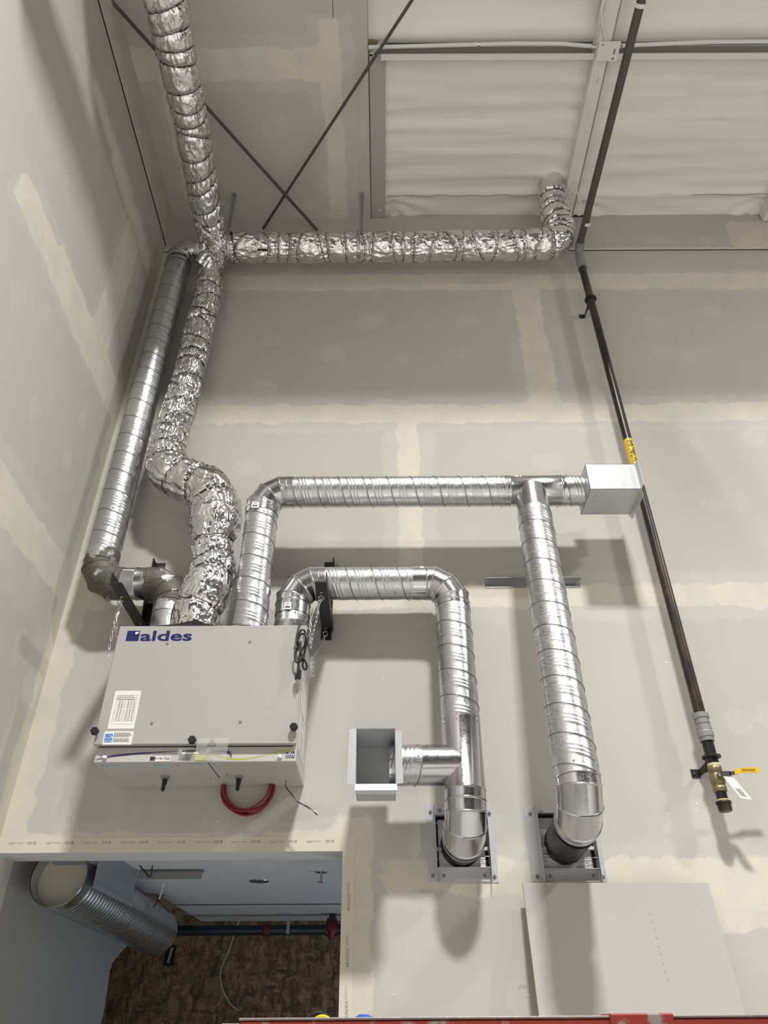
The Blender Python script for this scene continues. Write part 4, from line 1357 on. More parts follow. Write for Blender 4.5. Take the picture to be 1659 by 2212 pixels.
sticker(d1, (XD - 0.045, YD - 0.066, 6.125), (0.8, -0.6, 0), (0, 0, 1), (-0.6, -0.8, 0), 0.02, 0.04)
screws_on((XD, YD, 6.05), (XD, YD, 6.14), 0.079, (0.1, 0.9), ph, d1)
screws_on((XD, YD, 4.05), (XD, YD, 4.14), 0.0775, (0.1, 0.9), ph, d1)

# ------------------------------------------------------------ foil wrapped ducts


def foil_duct(root, pts, radii, ties, seed=0, seg=112, ds=0.0055, crush=1.0, name='foil_wrap'):
    path = catmull(pts, ds)
    P = np.array(path)
    sl = np.concatenate([[0], np.cumsum(np.linalg.norm(np.diff(P, axis=0), axis=1))])
    L = sl[-1]
    # radius along length from control values
    Pc = np.array(pts)
    sc = [sl[int(np.argmin(np.linalg.norm(P - p, axis=1)))] for p in Pc]
    base = np.interp(sl, sc, radii)
    rnd = random.Random(seed)
    tl = [(t * L, rnd.uniform(-0.028, 0.028) if rnd.random() < 0.6 else rnd.uniform(-0.075, 0.075), rnd.uniform(0, 2 * PI)) for t in ties]
    fr = frames(path)
    th = np.linspace(0, 2 * PI, seg, endpoint=False)
    rings = []
    offs = []
    for i, (p, t, u, w) in enumerate(fr):
        s = sl[i]
        r = np.full(seg, base[i])
        bulge = 0.006 * noise.noise(Vector((s * 7, seed, 0))) + 0.006
        r = r + bulge
        for (ts, ta, tp) in tl:
            if abs(s - ts) < 0.12:
                dd = s - ts - ta * np.cos(th - tp)
                r = r - 0.011 * np.exp(-(dd / 0.014) ** 2)
        U, Wv = np.array(u), np.array(w)
        nz = np.empty(seg)
        for j in range(seg):
            a = th[j]
            X = math.cos(a) * 2.2; Y = math.sin(a) * 2.2
            n1 = noise.noise(Vector((X * 1.2 + seed, Y * 1.2, s * 9)))
            n2 = abs(noise.noise(Vector((X * 1.9, Y * 1.9 + seed, s * 15 + 5))))
            n3 = abs(noise.noise(Vector((X * 4.5 + 2 * n1, Y * 4.5 + 3 * seed, s * 30 + 9 + 3 * n1))))
            nz[j] = 0.006 * n1 - 0.011 * n2 - 0.0065 * n3
        r = r + nz * crush
        E = np.cos(th)[:, None] * U + np.sin(th)[:, None] * Wv
        rings.append(np.array(p) + E * r[:, None])
        offs.append(r)
    mb = MB()
    mb.rings(rings, True, True)
    o = mb.build(name, 'foil', root, fix=False)
    for (ts, ta, tp) in tl:
        loop = []
        for j in range(0, seg, 2):
            s = min(max(ts + ta * math.cos(th[j] - tp), 0), L)
            i = min(int(np.searchsorted(sl, s)), len(fr) - 1)
            p, t, u, w = fr[i]
            e = np.cos(th[j]) * np.array(u) + np.sin(th[j]) * np.array(w)
            loop.append(np.array(p) + e * (offs[i][j] + 0.0012))
        n = len(loop)
        rg = []
        for j in range(n):
            tt = Vector(loop[(j + 1) % n] - loop[j - 1]).normalized()
            c = Vector(np.mean(loop, axis=0))
            nn = (Vector(loop[j]) - c); nn = (nn - tt * nn.dot(tt)).normalized()
            bb = tt.cross(nn)
            rg.append(np.array([tuple(Vector(loop[j]) + nn * 0.0015 * math.cos(q) + bb * 0.0015 * math.sin(q)) for q in np.linspace(0, 2 * PI, 5, endpoint=False)]))
        mb = MB(); mb.rings(rg, False, True, closed=True); mb.build('twine', 'twine', root, fix=False)
    return o


f2 = thing('insulated_duct', (-0.825, 2.89, 3.35), 'crumpled foil-wrapped duct rising from the unit in a double bend up the left corner', 'duct')
foil_duct(f2, [(-0.825, 2.885, 3.353), (-0.822, 2.888, 3.46), (-0.790, 2.89, 3.58), (-0.785, 2.90, 3.70), (-0.805, 2.91, 3.82), (-0.812, 2.92, 3.95), (-0.825, 2.93, 4.07), (-0.885, 2.94, 4.185), (-0.985, 2.95, 4.245), (-1.085, 2.95, 4.31), (-1.135, 2.955, 4.42), (-1.140, 2.97, 4.60), (-1.132, 2.99, 4.85), (-1.120, 3.0, 5.15), (-1.120, 3.0, 5.5), (-1.112, 3.005, 5.8), (-1.118, 3.0, 5.98), (-1.125, 2.98, 6.10)],
          [0.098, 0.104, 0.110, 0.098, 0.092, 0.120, 0.122, 0.116, 0.110, 0.112, 0.098, 0.088, 0.086, 0.086, 0.086, 0.086, 0.080, 0.074],
          [0.045, 0.10, 0.135, 0.175, 0.26, 0.315, 0.36, 0.405, 0.44, 0.475, 0.52, 0.555, 0.60, 0.63, 0.665, 0.70, 0.74, 0.775, 0.81, 0.84, 0.88, 0.92, 0.955, 0.98], 3, crush=1.35)
mb = MB(); mb.poly([(-0.955, 2.772, 3.338), (-0.70, 2.772, 3.338), (-0.745, 2.777, 3.350), (-0.79, 2.78, 3.372), (-0.86, 2.78, 3.352)], (0, 0.004, 0)); mb.build('torn_edge', 'dark', f2)

f3 = thing('insulated_duct', (0.1, 2.93, 6.2), 'long horizontal foil-wrapped duct tied with black twine below the ceiling', 'duct')
foil_duct(f3, [(-1.12, 2.96, 6.225), (-1.05, 2.95, 6.215), (-0.9, 2.93, 6.205), (-0.5, 2.93, 6.200), (0.0, 2.93, 6.20), (0.5, 2.93, 6.21), (0.9, 2.93, 6.215), (1.08, 2.93, 6.225), (1.175, 2.93, 6.275), (1.212, 2.93, 6.38), (1.215, 2.93, 6.50), (1.213, 2.92, 6.65), (1.228, 2.88, 6.90)],
          [0.095, 0.098, 0.098, 0.096, 0.098, 0.098, 0.098, 0.103, 0.106, 0.106, 0.102, 0.098, 0.096],
          [0.045, 0.075, 0.115, 0.15, 0.17, 0.20, 0.245, 0.262, 0.30, 0.335, 0.36, 0.41, 0.43, 0.455, 0.50, 0.53, 0.565, 0.60, 0.635, 0.68, 0.70, 0.735, 0.76, 0.785, 0.81, 0.835, 0.86, 0.885, 0.91, 0.94], 8)
for bxp in (-1.00, -0.148):
    mb = MB(); mb.rings(sweep([(bxp - 0.012, 2.93, 6.203), (bxp - 0.010, 2.93, 6.203), (bxp + 0.010, 2.93, 6.203), (bxp + 0.012, 2.93, 6.203)], [0.1015, 0.1045, 0.1045, 0.1015], 48), False); mb.build('metal_band', 'dulled', f3, fix=False)
mb = MB(); mb.box((-0.80, 2.865, 6.083), (-0.735, 2.872, 6.094)); mb.build('exposed_edge', 'dark', f3)

f4 = thing('insulated_duct', (-1.12, 1.9, 6.27), 'foil-wrapped duct crossing overhead from the left junction toward the upper edge', 'duct')
foil_duct(f4, [(-1.125, 2.93, 6.275), (-1.122, 2.72, 6.27), (-1.115, 2.45, 6.27), (-1.105, 2.1, 6.27), (-1.105, 1.8, 6.27), (-1.10, 1.5, 6.27), (-1.095, 1.2, 6.27), (-1.09, 0.7, 6.27)],
          [0.088, 0.096, 0.097, 0.098, 0.102, 0.108, 0.105, 0.10],
          [0.06, 0.085, 0.12, 0.18, 0.21, 0.27, 0.32, 0.36, 0.40, 0.44, 0.50, 0.535, 0.57, 0.62, 0.66, 0.72, 0.80, 0.9], 15)
# loose crumpled foil collar over the junction
foil_duct(f4, [(-1.155, 2.935, 6.250), (-1.09, 2.93, 6.24), (-1.03, 2.93, 6.225)], [0.096, 0.106, 0.100], [0.35, 0.6], 22, 90, 0.006, 1.8, 'junction_wrap')
foil_duct(f2, [(-1.155, 2.97, 6.02), (-1.12, 2.95, 6.06), (-1.085, 2.94, 6.14)], [0.078, 0.088, 0.07], [0.5], 25, 90, 0.006, 2.2, 'torn_foil')

# ------------------------------------------------------------ wall sleeves


def wall_sleeve(label, x0, x1, z0, z1, ox0_, ox1_, oz0_, oz1_, low):
    root = thing('wall_sleeve', ((x0 + x1) / 2, WY, z0), label, 'duct sleeve', 'square wall sleeves')
    t = 0.0018
    yf = WY - t - 0.0005
    wl, wr = x0 - ox0_, ox1_ - x1
    # flanges
    mb = MB(); mb.box((ox0_, yf, oz0_ + 0.002), (x0, yf + t, oz1_)); mb.box((x0 - 0.003, yf - 0.034, oz0_ + 0.0), (x0 - 0.0015, yf + t, oz1_ + 0.004)); fl = mb.build('flange', 'galvs', root)
    mb = MB(); mb.box((x1, yf, oz0_ - 0.003), (ox1_, yf + t, oz1_ - 0.006)); mb.box((x1 + 0.0015, yf - 0.036, oz0_ - 0.002), (x1 + 0.003, yf + t, oz1_ + 0.002)); mb.build('flange', 'galvs', root)
    mb = MB(); mb.box((x0 - 0.01, yf - 0.001, z1), (x1 + 0.004, yf + t, oz1_ - 0.004)); mb.box((x0, yf - 0.020, z1), (x1, yf, z1 + 0.002)); mb.build('flange', 'galvs', root)
    mb = MB(); mb.box((x0 - 0.018 * low, yf - 0.0022, oz0_), (x1 + 0.018 * low, yf - 0.0002, z0)); mb.box((x0, yf - 0.030, z0 - 0.002), (x1, yf, z0)); mb.build('flange', 'galvs', root)
    # inner sleeve
    mb = MB()
    mb.box((x0, WY - 0.012, z0), (x0 + 0.002, WY + 0.14, z1)); mb.box((x1 - 0.002, WY - 0.012, z0), (x1, WY + 0.14, z1))
    mb.box((x0, WY - 0.012, z0), (x1, WY + 0.14, z0 + 0.002)); mb.box((x0, WY - 0.012, z1 - 0.002), (x1, WY + 0.14, z1)); mb.build('sleeve_walls', 'dulled', root)
    mb = MB(); mb.bbox((x0 + 0.010, WY + 0.018, z0 + 0.008), (x1 - 0.012, WY + 0.021, z1 - 0.010), 0.0005); mb.build('face_plate', 'plate', root)
    mb = MB(); mb.box((x0, WY + 0.024, z0), (x1, WY + 0.026, z1)); mb.build('sealant_gap', 'dark', root)
    pos = [((ox0_ + x0) / 2, oz1_ - 0.028), ((ox0_ + x0) / 2, oz0_ + 0.022), ((ox1_ + x1) / 2, oz1_ - 0.035), ((ox1_ + x1) / 2, oz0_ + 0.018), (x0 + 0.022, oz1_ - 0.022), (x0 + 0.025, oz0_ + 0.022), (x1 - 0.022, oz0_ + 0.022)]
    for (x, z) in pos:
        mb = MB(); cyl(mb, (x, yf, z), (x, yf - 0.0035, z), 0.0075, 0.0065, 20); sc_ = mb.build('screw', 'screwm', root)
        mb = MB(); cyl(mb, (x, yf - 0.0034, z), (x, yf - 0.008, z), 0.0035, 0.003, 6, True, False); mb.build('screw_head', 'ink' if False else 'greyfit', sc_)
    mb = MB()
    for (x, z, s) in [(x0, z1 - 0.03, 1), (x0, z0 + 0.03, 1), (x1, z1 - 0.05, -1), (x1, z0 + 0.04, -1)]:
        cyl(mb, (x - 0.004 * s, WY - 0.016, z), (x + 0.018 * s, WY - 0.016, z), 0.0016, 0.0012, 8)
    for x in (x0 + 0.03, x1 - 0.04):
        cyl(mb, (x, WY - 0.016, z0 - 0.005), (x, WY - 0.016, z0 + 0.014), 0.0016, 0.0012, 8)
    s_ = mb.build('screw_tips', 'screwm', root); s_['kind'] = 'stuff'
    return root


wall_sleeve('square galvanised wall sleeve under the shorter spiral duct, nearer the opening', 0.207, 0.413, 2.464, 2.658, 0.171, 0.443, 2.416, 2.702, 0)
wall_sleeve('square galvanised wall sleeve above the leaning board at the long duct', 0.619, 0.833, 2.457, 2.663, 0.570, 0.862, 2.413, 2.692, 1)

# galvanised angle on the wall
bar = thing('angle_strip', (0.735, WY, 3.716), 'short horizontal galvanised angle screwed to the wall behind the right duct', 'metal strip')
mb = MB(); mb.box((0.503, WY - 0.003, 3.716), (0.968, WY - 0.0008, 3.756)); mb.box((0.503, WY - 0.034, 3.754), (0.972, WY - 0.0008, 3.756)); mb.build('angle', 'dulled', bar)
for x in (0.52, 0.948):
    mb = MB(); cyl(mb, (x, WY - 0.003, 3.731), (x, WY - 0.008, 3.731), 0.0065, 0.005, 16); mb.build('screw', 'screwm', bar)

# ------------------------------------------------------------ gas pipe
GX, GY = 1.342, 3.020
gas = thing('gas_pipe', (GX, GY, 2.6516), 'black iron gas pipe down the wall with a yellow natural gas band and valve', 'pipe')
mb = MB(); mb.tube([(GX, GY, 3.0075), (GX, GY, 6.1311)], 0.0235, 24); mb.build('riser', 'pipe', gas)
mb = MB(); mb.rings(sweep([(GX, GY, z) for z in (3.0371, 3.0342, 3.0154, 3.0124, 2.9936, 2.9857, 2.9808, 2.9610, 2.9561, 2.9363, 2.9333, 2.9185)], [0.030, 0.0335, 0.0335, 0.030, 0.030, 0.027, 0.031, 0.031, 0.033, 0.033, 0.030, 0.029], 24), True, False); mb.build('union', 'greyfit', gas)
mb = MB(); mb.tube([(GX, GY, 2.9284), (GX, GY, 2.7999)], 0.0235, 24); mb.build('nipple', 'pipe', gas)
mb = MB(); mb.rings(sweep([(GX, GY, z) for z in (2.8276, 2.8177)], [0.0245, 0.0245], 24)); mb.build('thread_tape', 'tape', gas)
val = MB(); val.rings(sweep([(GX, GY, z) for z in (2.8177, 2.8157, 2.7959, 2.7930, 2.7851, 2.7801, 2.7505, 2.7455, 2.7386, 2.7356, 2.7188, 2.7168)], [0.026, 0.029, 0.029, 0.025, 0.026, 0.030, 0.030, 0.026, 0.025, 0.028, 0.028, 0.025], 8)); 
cyl(val, (GX, GY - 0.02, 2.7752), (GX, GY - 0.040, 2.7752), 0.012, 0.010, 16)
vb = val.build('valve_body', 'brass', gas)
mb = MB(); mb.box((GX - 0.012, GY - 0.044, 2.7663), (GX + 0.040, GY - 0.041, 2.7860)); mb.box((GX + 0.035, GY - 0.044, 2.7712), (GX + 0.066, GY - 0.041, 2.7860), Matrix.Rotation(-0.12, 4, 'Y')); cyl(mb, (GX, GY - 0.044, 2.7752), (GX, GY - 0.051, 2.7752), 0.0085, 0.008, 6, True, False); lv = mb.build('lever', 'zinc', vb)
hp = []
for k in range(9):
    a = -PI / 2 + PI * k / 8
    hp.append((GX + 0.148 + 0.010 * math.cos(a), GY - 0.047, 2.7890 + 0.0095 * math.sin(a)))
hp += [(GX + 0.085, GY - 0.047, 2.7985), (GX + 0.066, GY - 0.047, 2.7925), (GX + 0.056, GY - 0.047, 2.7870), (GX + 0.056, GY - 0.047, 2.7722), (GX + 0.070, GY - 0.047, 2.7752), (GX + 0.085, GY - 0.047, 2.7795)]
mb = MB(); mb.poly(hp, (0, 0.006, 0)); hd = mb.build('lever_grip', 'yellow', vb)
mb = MB(); dashes(mb, GX + 0.085, GX + 0.142, 2.7831, 2.7939, 2, GY - 0.0472, 0.9, 1.0, 0.5); mb.build('grip_print', 'ink', vb)
mb = MB(); mb.tube([(GX, GY, 2.7208), (GX, GY, 2.6714)], 0.0215, 24); mb.build('nipple', 'rubber', gas)
mb = MB(); mb.rings(sweep([(GX, GY, z) for z in (2.6882, 2.6813)], [0.023, 0.023], 24)); mb.build('thread_tape', 'tape', gas)
mb = MB(); mb.rings(sweep([(GX, GY, z) for z in (2.6813, 2.6793, 2.6714, 2.6694)], [0.028, 0.0305, 0.0305, 0.027], 32)); mb.rings(sweep([(GX, GY, z) for z in (2.6714, 2.6467, 2.6427)], [0.0275, 0.0265, 0.023], 10)); mb.build('end_cap', 'pipe', gas)
# price tag on the valve
tgm = MB()
a0 = np.array((GX + 0.006, GY - 0.046, 2.7653)); ex = np.array((0.97, -0.12, -0.20)); ex /= np.linalg.norm(ex); ey = np.array((0.42, -0.10, -0.88)); ey /= np.linalg.norm(ey)
q = [a0, a0 + ex * 0.040, a0 + ex * 0.042 + ey * 0.095, a0 + ey * 0.095]
tgm.poly(q, (0, -0.0005, 0)); tgo = tgm.build('valve_tag', 'white', gas)
mb = MB()
for k in range(12):
    c = a0 + ey * (0.052 + 0.003 * k) + ex * 0.008 + np.array((0, -0.0011, 0))
    w_ = ey * (0.0008 if k % 3 else 0.0013)
    mb.add([c, c + ex * 0.022, c + ex * 0.022 + w_, c + w_], [(0, 1, 2, 3)])
mb.build('barcode', 'ink', tgo, fix=False)
# yellow band with lettering wrapped on the pipe
mb = MB(); mb.rings(sweep([(GX, GY, 4.3321), (GX, GY, 4.5693)], [0.0241, 0.0241], 32), False); yb = mb.build('yellow_band', 'yellow', gas)
v, f = text_geo('NATURAL GAS', 1.0, 0.03)
v = v - v.min(0); sz = v.max(0)
hgt, wdt = 0.026, 0.150
ang = -PI / 2 + 0.0 + (0.5 - v[:, 1] / sz[1]) * hgt / 0.0246
zz_ = 4.402 + v[:, 0] / sz[0] * wdt
# read from bottom to top, facing the room
P = np.stack([GX + 0.0258 * np.cos(ang), GY + 0.0258 * np.sin(ang), zz_], 1)
mb = MB(); mb.add(P, f); mb.build('band_lettering', 'ink', yb, fix=False)


def pipe_clamp(zc, nm):
    mb = MB()
    pts = [(GX + 0.0295 * math.cos(a), GY + 0.0295 * math.sin(a), zc) for a in np.linspace(0, 2 * PI, 28, endpoint=False)]
    rg = []
    for i, p in enumerate(pts):
        a = 2 * PI * i / 28
        rg.append(np.array([(p[0] + 0.0075 * math.cos(a) * c, p[1] + 0.0075 * math.sin(a) * c, zc + 0.0055 * s_) for c, s_ in ((-0.7, -1), (1, -0.6), (1, 0.6), (-0.7, 1))]))
    mb.rings(rg, False, False, closed=True)
    mb.box((GX - 0.055, WY - 0.004, zc - 0.052), (GX - 0.018, WY - 0.001, zc - 0.018))
    mb.poly([(GX - 0.030, WY - 0.002, zc - 0.05), (GX - 0.005, GY + 0.01, zc - 0.04), (GX - 0.005, GY + 0.01, zc), (GX - 0.020, WY - 0.004, zc - 0.02)], (0.004, 0, 0))
    mb.poly([(GX - 0.024, GY + 0.035, zc - 0.05), (GX + 0.012, GY + 0.02, zc - 0.05), (GX + 0.018, GY + 0.02, zc), (GX - 0.018, GY + 0.02, zc)], (0, 0.004, 0))
    c = mb.build('clamp', 'black', gas)
    mb = MB(); cyl(mb, (GX - 0.044, WY - 0.004, zc - 0.036), (GX - 0.044, WY - 0.008, zc - 0.036), 0.006, 0.005, 12); mb.build('clamp_screw', 'screwm', c)


pipe_clamp(2.8552, 'clamp')
pipe_clamp(5.7674, 'clamp')
mb = MB()
ep = catmull([(GX, GY, 6.0866), (GX, GY, 6.1410), (GX + 0.002, GY - 0.006, 6.235), (GX + 0.0, GY - 0.032, 6.262), (GX - 0.002, GY - 0.08, 6.268)], 0.01)
rr_ = [0.029] * len(ep); rr_[0] = rr_[1] = 0.032; rr_[-1] = rr_[-2] = 0.031
mb.rings(sweep(ep, rr_, 24)); mb.build('elbow', 'greyfit', gas)
mb = MB(); mb.tube([(GX - 0.002, GY - 0.05, 6.268), (1.349, 1.5, 6.27), (1.345, 0.4, 6.27)], 0.0235, 24); mb.build('overhead_run', 'rod', gas)
for hy, x1 in ((2.80, 1.345), (1.55, 1.343)):
    hr = thing('pipe_hanger', (1.352, hy, 6.27), 'galvanised ring hanger holding the overhead gas pipe ' + ('by the foil elbow' if hy > 2 else 'at the upper frame edge'), 'pipe hanger', 'gas pipe hangers')
    mb = MB()
    pts = [np.array([(1.352 + r_ * math.cos(a), hy + o_, 6.27 + r_ * math.sin(a)) for r_, o_ in ((0.0245, -0.010), (0.029, -0.010), (0.029, 0.010), (0.0245, 0.010))]) for a in np.linspace(0, 2 * PI, 30, endpoint=False)]
    mb.rings(pts, False, False, closed=True); mb.box((1.344, hy - 0.009, 6.297), (1.360, hy + 0.009, 6.315)); mb.build('ring', 'beam', hr)
    mb = MB(); mb.tube([(1.350, hy, 6.31), (1.350, hy + 0.01, 6.79)], 0.0045, 10); mb.build('rod', 'beam', hr)

# ------------------------------------------------------------ roof steel, rods, conduit


def y_beam(x0, x1, y0, y1, label):
    b = thing('roof_beam', ((x0 + x1) / 2, (y0 + y1) / 2, 6.78), label, 'roof beam', 'roof beams')
    mb = MB(); mb.box((x0, y0, 6.780), (x1 - 0.010, y1, 6.784)); mb.box((x0, y0, 6.784), (x0 + 0.003, y1, 6.90)); mb.build('flange', 'beam', b)
    mb = MB(); mb.box((x1 - 0.010, y0, 6.7805), (x1, y1, 6.90)); mb.build('edge', 'beamdark', b)
    mb = MB()
    for (x, y) in [(x0 + 0.045, 2.15), (x0 + 0.05, 2.135), (x0 + 0.02, 2.87), (x0 + 0.045, 2.90)]:
        cyl(mb, (x, y, 6.780), (x, y, 6.7785), 0.004, 0.004, 8)
    s_ = mb.build('bolts', 'greyfit', b); s_['kind'] = 'stuff'
    return b


y_beam(1.310, 1.398, 0.4, WY - 0.01, 'pale steel roof beam running away beside the overhead gas pipe')
y_beam(2.80, 2.90, 0.4, WY - 0.01, 'pale steel roof beam at the far right edge near the ceiling')
pu = thing('purlin', (1.6, 2.0, 6.79), 'white horizontal channel crossing below the roof membrane', 'roof beam')
for (xa, xb) in ((0.005, 1.308), (1.40, 3.3)):
    mb = MB(); mb.box((xa, 1.998, 6.790), (xb, 2.030, 6.794)); mb.box((xa, 2.026, 6.794), (xb, 2.030, 6.88)); mb.box((xa, 1.998, 6.794), (xb, 2.001, 6.803)); mb.build('channel', 'beam', pu)
    mb = MB(); mb.box((xa, 1.985, 6.86), (xb, 2.024, 6.862)); mb.build('channel_recess', 'beamdark', pu)
cd = thing('conduit', (1.6, 1.962, 6.83), 'thin grey electrical conduit along the white channel under the ceiling', 'conduit')
mb = MB(); mb.tube([(-0.07, 1.975, 6.835), (0.2, 1.968, 6.832), (0.8, 1.955, 6.83), (1.1, 1.955, 6.825), (1.29, 1.965, 6.815)], 0.0115, 14); mb.build('tube', 'beam', cd)
mb = MB(); mb.tube([(1.46, 1.962, 6.815), (2.0, 1.950, 6.83), (3.3, 1.945, 6.83)], 0.0115, 14); mb.build('tube', 'beam', cd)
for x in (0.60, 1.78, 1.80):
    mb = MB(); cyl(mb, (x - 0.006, 1.957, 6.829), (x + 0.006, 1.957, 6.829), 0.013, 0.013, 16); mb.build('marking' if x > 1 else 'coupling', 'ink' if x > 1 else 'zinc', cd)
mb = MB(); mb.box((0.57, 1.944, 6.8185), (0.595, 1.960, 6.8195)); put = mb.build('printed_label', 'white', cd)
jb = thing('junction_box', (1.378, 1.965, 6.76), 'square galvanised junction box under the roof beam crossing, two knockouts', 'junction box')
mb = MB(); mb.bbox((1.318, 1.922, 6.760), (1.438, 2.02, 6.779), 0.004); mb.build('box', 'galvs', jb)
mb = MB(); mb.bbox((1.312, 1.916, 6.755), (1.443, 2.026, 6.760), 0.002); mb.build('cover', 'barem' if False else 'beam', jb)
mb = MB(); mb.box((1.408, 1.955, 6.7545), (1.420, 1.985, 6.755)); mb.build('slot', 'greyfit', jb)
for (x, y) in [(1.335, 1.932), (1.418, 2.008), (1.412, 2.012)]:
    mb = MB(); cyl(mb, (x, y, 6.7551), (x, y, 6.7535), 0.0045, 0.004, 10); mb.build('screw', 'ink', jb)
for (a, b) in (((1.318, 1.965, 6.80), (1.285, 1.965, 6.812)), ((1.438, 1.962, 6.80), (1.462, 1.962, 6.812))):
    mb = MB(); mb.tube([a, b], 0.014, 10); mb.build('connector', 'zinc', jb)
wc = thing('white_cable', (1.36, 1.8, 6.76), 'white cable looping from the junction box toward the top of the frame', 'cable')
mb = MB(); mb.tube(catmull([(1.355, 1.93, 6.775), (1.345, 1.90, 6.77), (1.31, 1.83, 6.76), (1.285, 1.76, 6.755), (1.285, 1.71, 6.755), (1.30, 1.66, 6.76), (1.33, 1.60, 6.77)], 0.01), 0.006, 10); mb.build('sheath', 'white', wc)

rA = thing('brace_rod', (-0.8, 2.7, 6.74), 'dark bracing rod slanting down from the upper left, behind the foil duct', 'bracing rod', 'crossed bracing rods')
mb = MB(); mb.tube([(-1.56, 1.655, 6.747), (-0.462, 3.122, 6.690)], 0.0105, 12); mb.build('rod', 'rod', rA)
rB = thing('brace_rod', (-0.4, 2.4, 6.76), 'dark bracing rod slanting from the upper middle down to the left', 'bracing rod', 'crossed bracing rods')
mb = MB(); mb.tube([(0.62, 1.10, 6.785), (0.192, 1.691, 6.765), (-0.855, 3.122, 6.715)], 0.0100, 12); mb.build('rod', 'rod', rB)

for (sx, nm) in ((-1.045, 'left'), (-0.133, 'right')):
    st = thing('strap_hanger', (sx, 2.93, 6.84), 'thin metal strap hanger between ceiling clip and foil duct, the ' + nm + ' one', 'hanger', 'strap hangers')
    mb = MB(); mb.box((sx - 0.014, 2.916, 6.822), (sx + 0.014, 2.944, 6.839)); cl = mb.build('clip', 'zinc', st)
    mb = MB(); cyl(mb, (sx, 2.93, 6.822), (sx, 2.93, 6.816), 0.006, 0.005, 8, True, False); mb.build('bolt', 'greyfit', cl)
    mb = MB(); mb.poly([(sx - 0.012, 2.935, 6.825), (sx + 0.012, 2.935, 6.825), (sx + 0.010, 2.955, 6.31), (sx - 0.014, 2.955, 6.31)], (0, 0.0015, 0)); mb.build('strap', 'greyfit', st)
wb = thing('timber_block', (-0.03, 1.96, 6.9), 'pale timber offcut wedged at the end of the white channel beside ceiling edge', 'timber')
mb = MB(); mb.poly([(-0.070, 1.93, 6.90), (0.0, 1.925, 6.90), (-0.02, 1.98, 6.90), (-0.070, 2.02, 6.90)], (0, 0, 0.02)); mb.build('block', 'wood', wb)
mb = MB(); mb.poly([(-0.068, 2.02, 6.85), (0.012, 1.945, 6.85), (0.020, 1.955, 6.85), (-0.055, 2.035, 6.85)], (0, 0, 0.03)); mb.build('cut_edge', 'gypsum', wb)
mb = MB(); mb.poly([(1.405, WY - 0.012, 6.845), (1.55, WY - 0.012, 6.845), (1.50, WY - 0.012, 6.858), (1.44, WY - 0.012, 6.862)], (0, 0.004, 0)); tag(mb.build('trim_12', 'dark'), kind='structure')

# ------------------------------------------------------------ leaning board
lb = MB()
tp, bt = 3.062, 2.74
a = [(0.524, tp, 2.402), (1.222, tp, 2.396), (1.222, bt, 0.012), (0.524, bt, 0.012)]
lb.poly(a, (0, 0.0125, 0.0))
sheet = lb.build('plasterboard_sheet', 'sheet', None, (0.873, 2.9, 0))
tag(sheet, 'plain grey sheet of plasterboard leaning against the wall under the right sleeve', 'board')
mb = MB()
for (s0, s1) in ((0, 1),):
    mb.poly([(0.5225, tp, 2.402), (0.5240, tp, 2.402), (0.5240, bt, 0.012), (0.5225, bt, 0.012)], (0, 0.0125, 0))
    mb.poly([(0.524, tp + 0.001, 2.4035), (1.222, tp + 0.001, 2.3975), (1.222, tp + 0.001, 2.396), (0.524, tp + 0.001, 2.402)], (0, 0.0115, 0))
mb.build('paper_edge', 'board2', sheet)
mb = MB()
for k in range(9):
    z0 = 2.30 - k * 0.026
    yy = tp - (2.402 - z0) * (tp - bt) / 2.39 - 0.0006
    mb.add([(0.975 + 0.001 * k, yy, z0), (0.980 + 0.001 * k, yy, z0), (0.980 + 0.001 * k, yy - 0.001, z0 - 0.008), (0.975 + 0.001 * k, yy - 0.001, z0 - 0.008)], [(0, 1, 2, 3)])
mb.build('faint_print', 'faintink', sheet, fix=False)

# ------------------------------------------------------------ room behind the opening
big = thing('large_spiral_duct', (-1.34, 4.0, 2.45), 'large ribbed spiral duct with an open end, seen through the opening', 'duct')
A_, B_ = (-1.345, 3.335, 2.478), (-1.318, 4.88, 2.435)
L_ = (Vector(B_) - Vector(A_)).length
n_ = int(L_ / 0.004)
pa = [lerp(A_, B_, i / n_) for i in range(n_ + 1)]
ra = []
for i in range(n_ + 1):
    s = L_ * i / n_
    d = (s % 0.036) - 0.018
    e2 = ((s + 0.012) % 0.036) - 0.018
    ra.append(0.1135 + 0.0055 * math.exp(-(d / 0.0055) ** 2) + 0.0022 * math.exp(-(e2 / 0.004) ** 2) if s > 0.06 else 0.1145)
mb = MB(); mb.rings(sweep(pa, ra, 72), False); mb.build('ribbed_shell', 'galv', big, fix=False)
mb = MB(); mb.rings(sweep([A_, lerp(A_, B_, 0.05)], 0.112, 64), False); mb.rings(sweep([lerp(A_, B_, -0.002), A_, lerp(A_, B_, 0.003)], [0.1135, 0.1165, 0.1135], 64), False); mb.build('mouth_rim', 'elbow', big, fix=False)
c0 = lerp(A_, B_, 0.05); c1 = lerp(A_, B_, 0.052)
mb = MB(); mb.rings(sweep([c0, c1], 0.1118, 64)); mb.build('inner_plate', 'capcream', big)
c0 = lerp(A_, B_, 0.998)
mb = MB(); mb.rings(sweep([c0, B_], 0.1148, 64)); mb.build('end_plate', 'dulled', big)
mb = MB()
for a in (2.7, 0.0, 3.9):
    p = Vector((A_[0] + 0.108 * math.cos(a), A_[1] + 0.025, A_[2] + 0.108 * math.sin(a) * 1.0))
    q = Vector((A_[0] + 0.094 * math.cos(a), A_[1] + 0.022, A_[2] + 0.094 * math.sin(a)))
    cyl(mb, tuple(p), tuple(q), 0.002, 0.0015, 6)
s_ = mb.build('screw_tips', 'screwm', big); s_['kind'] = 'stuff'
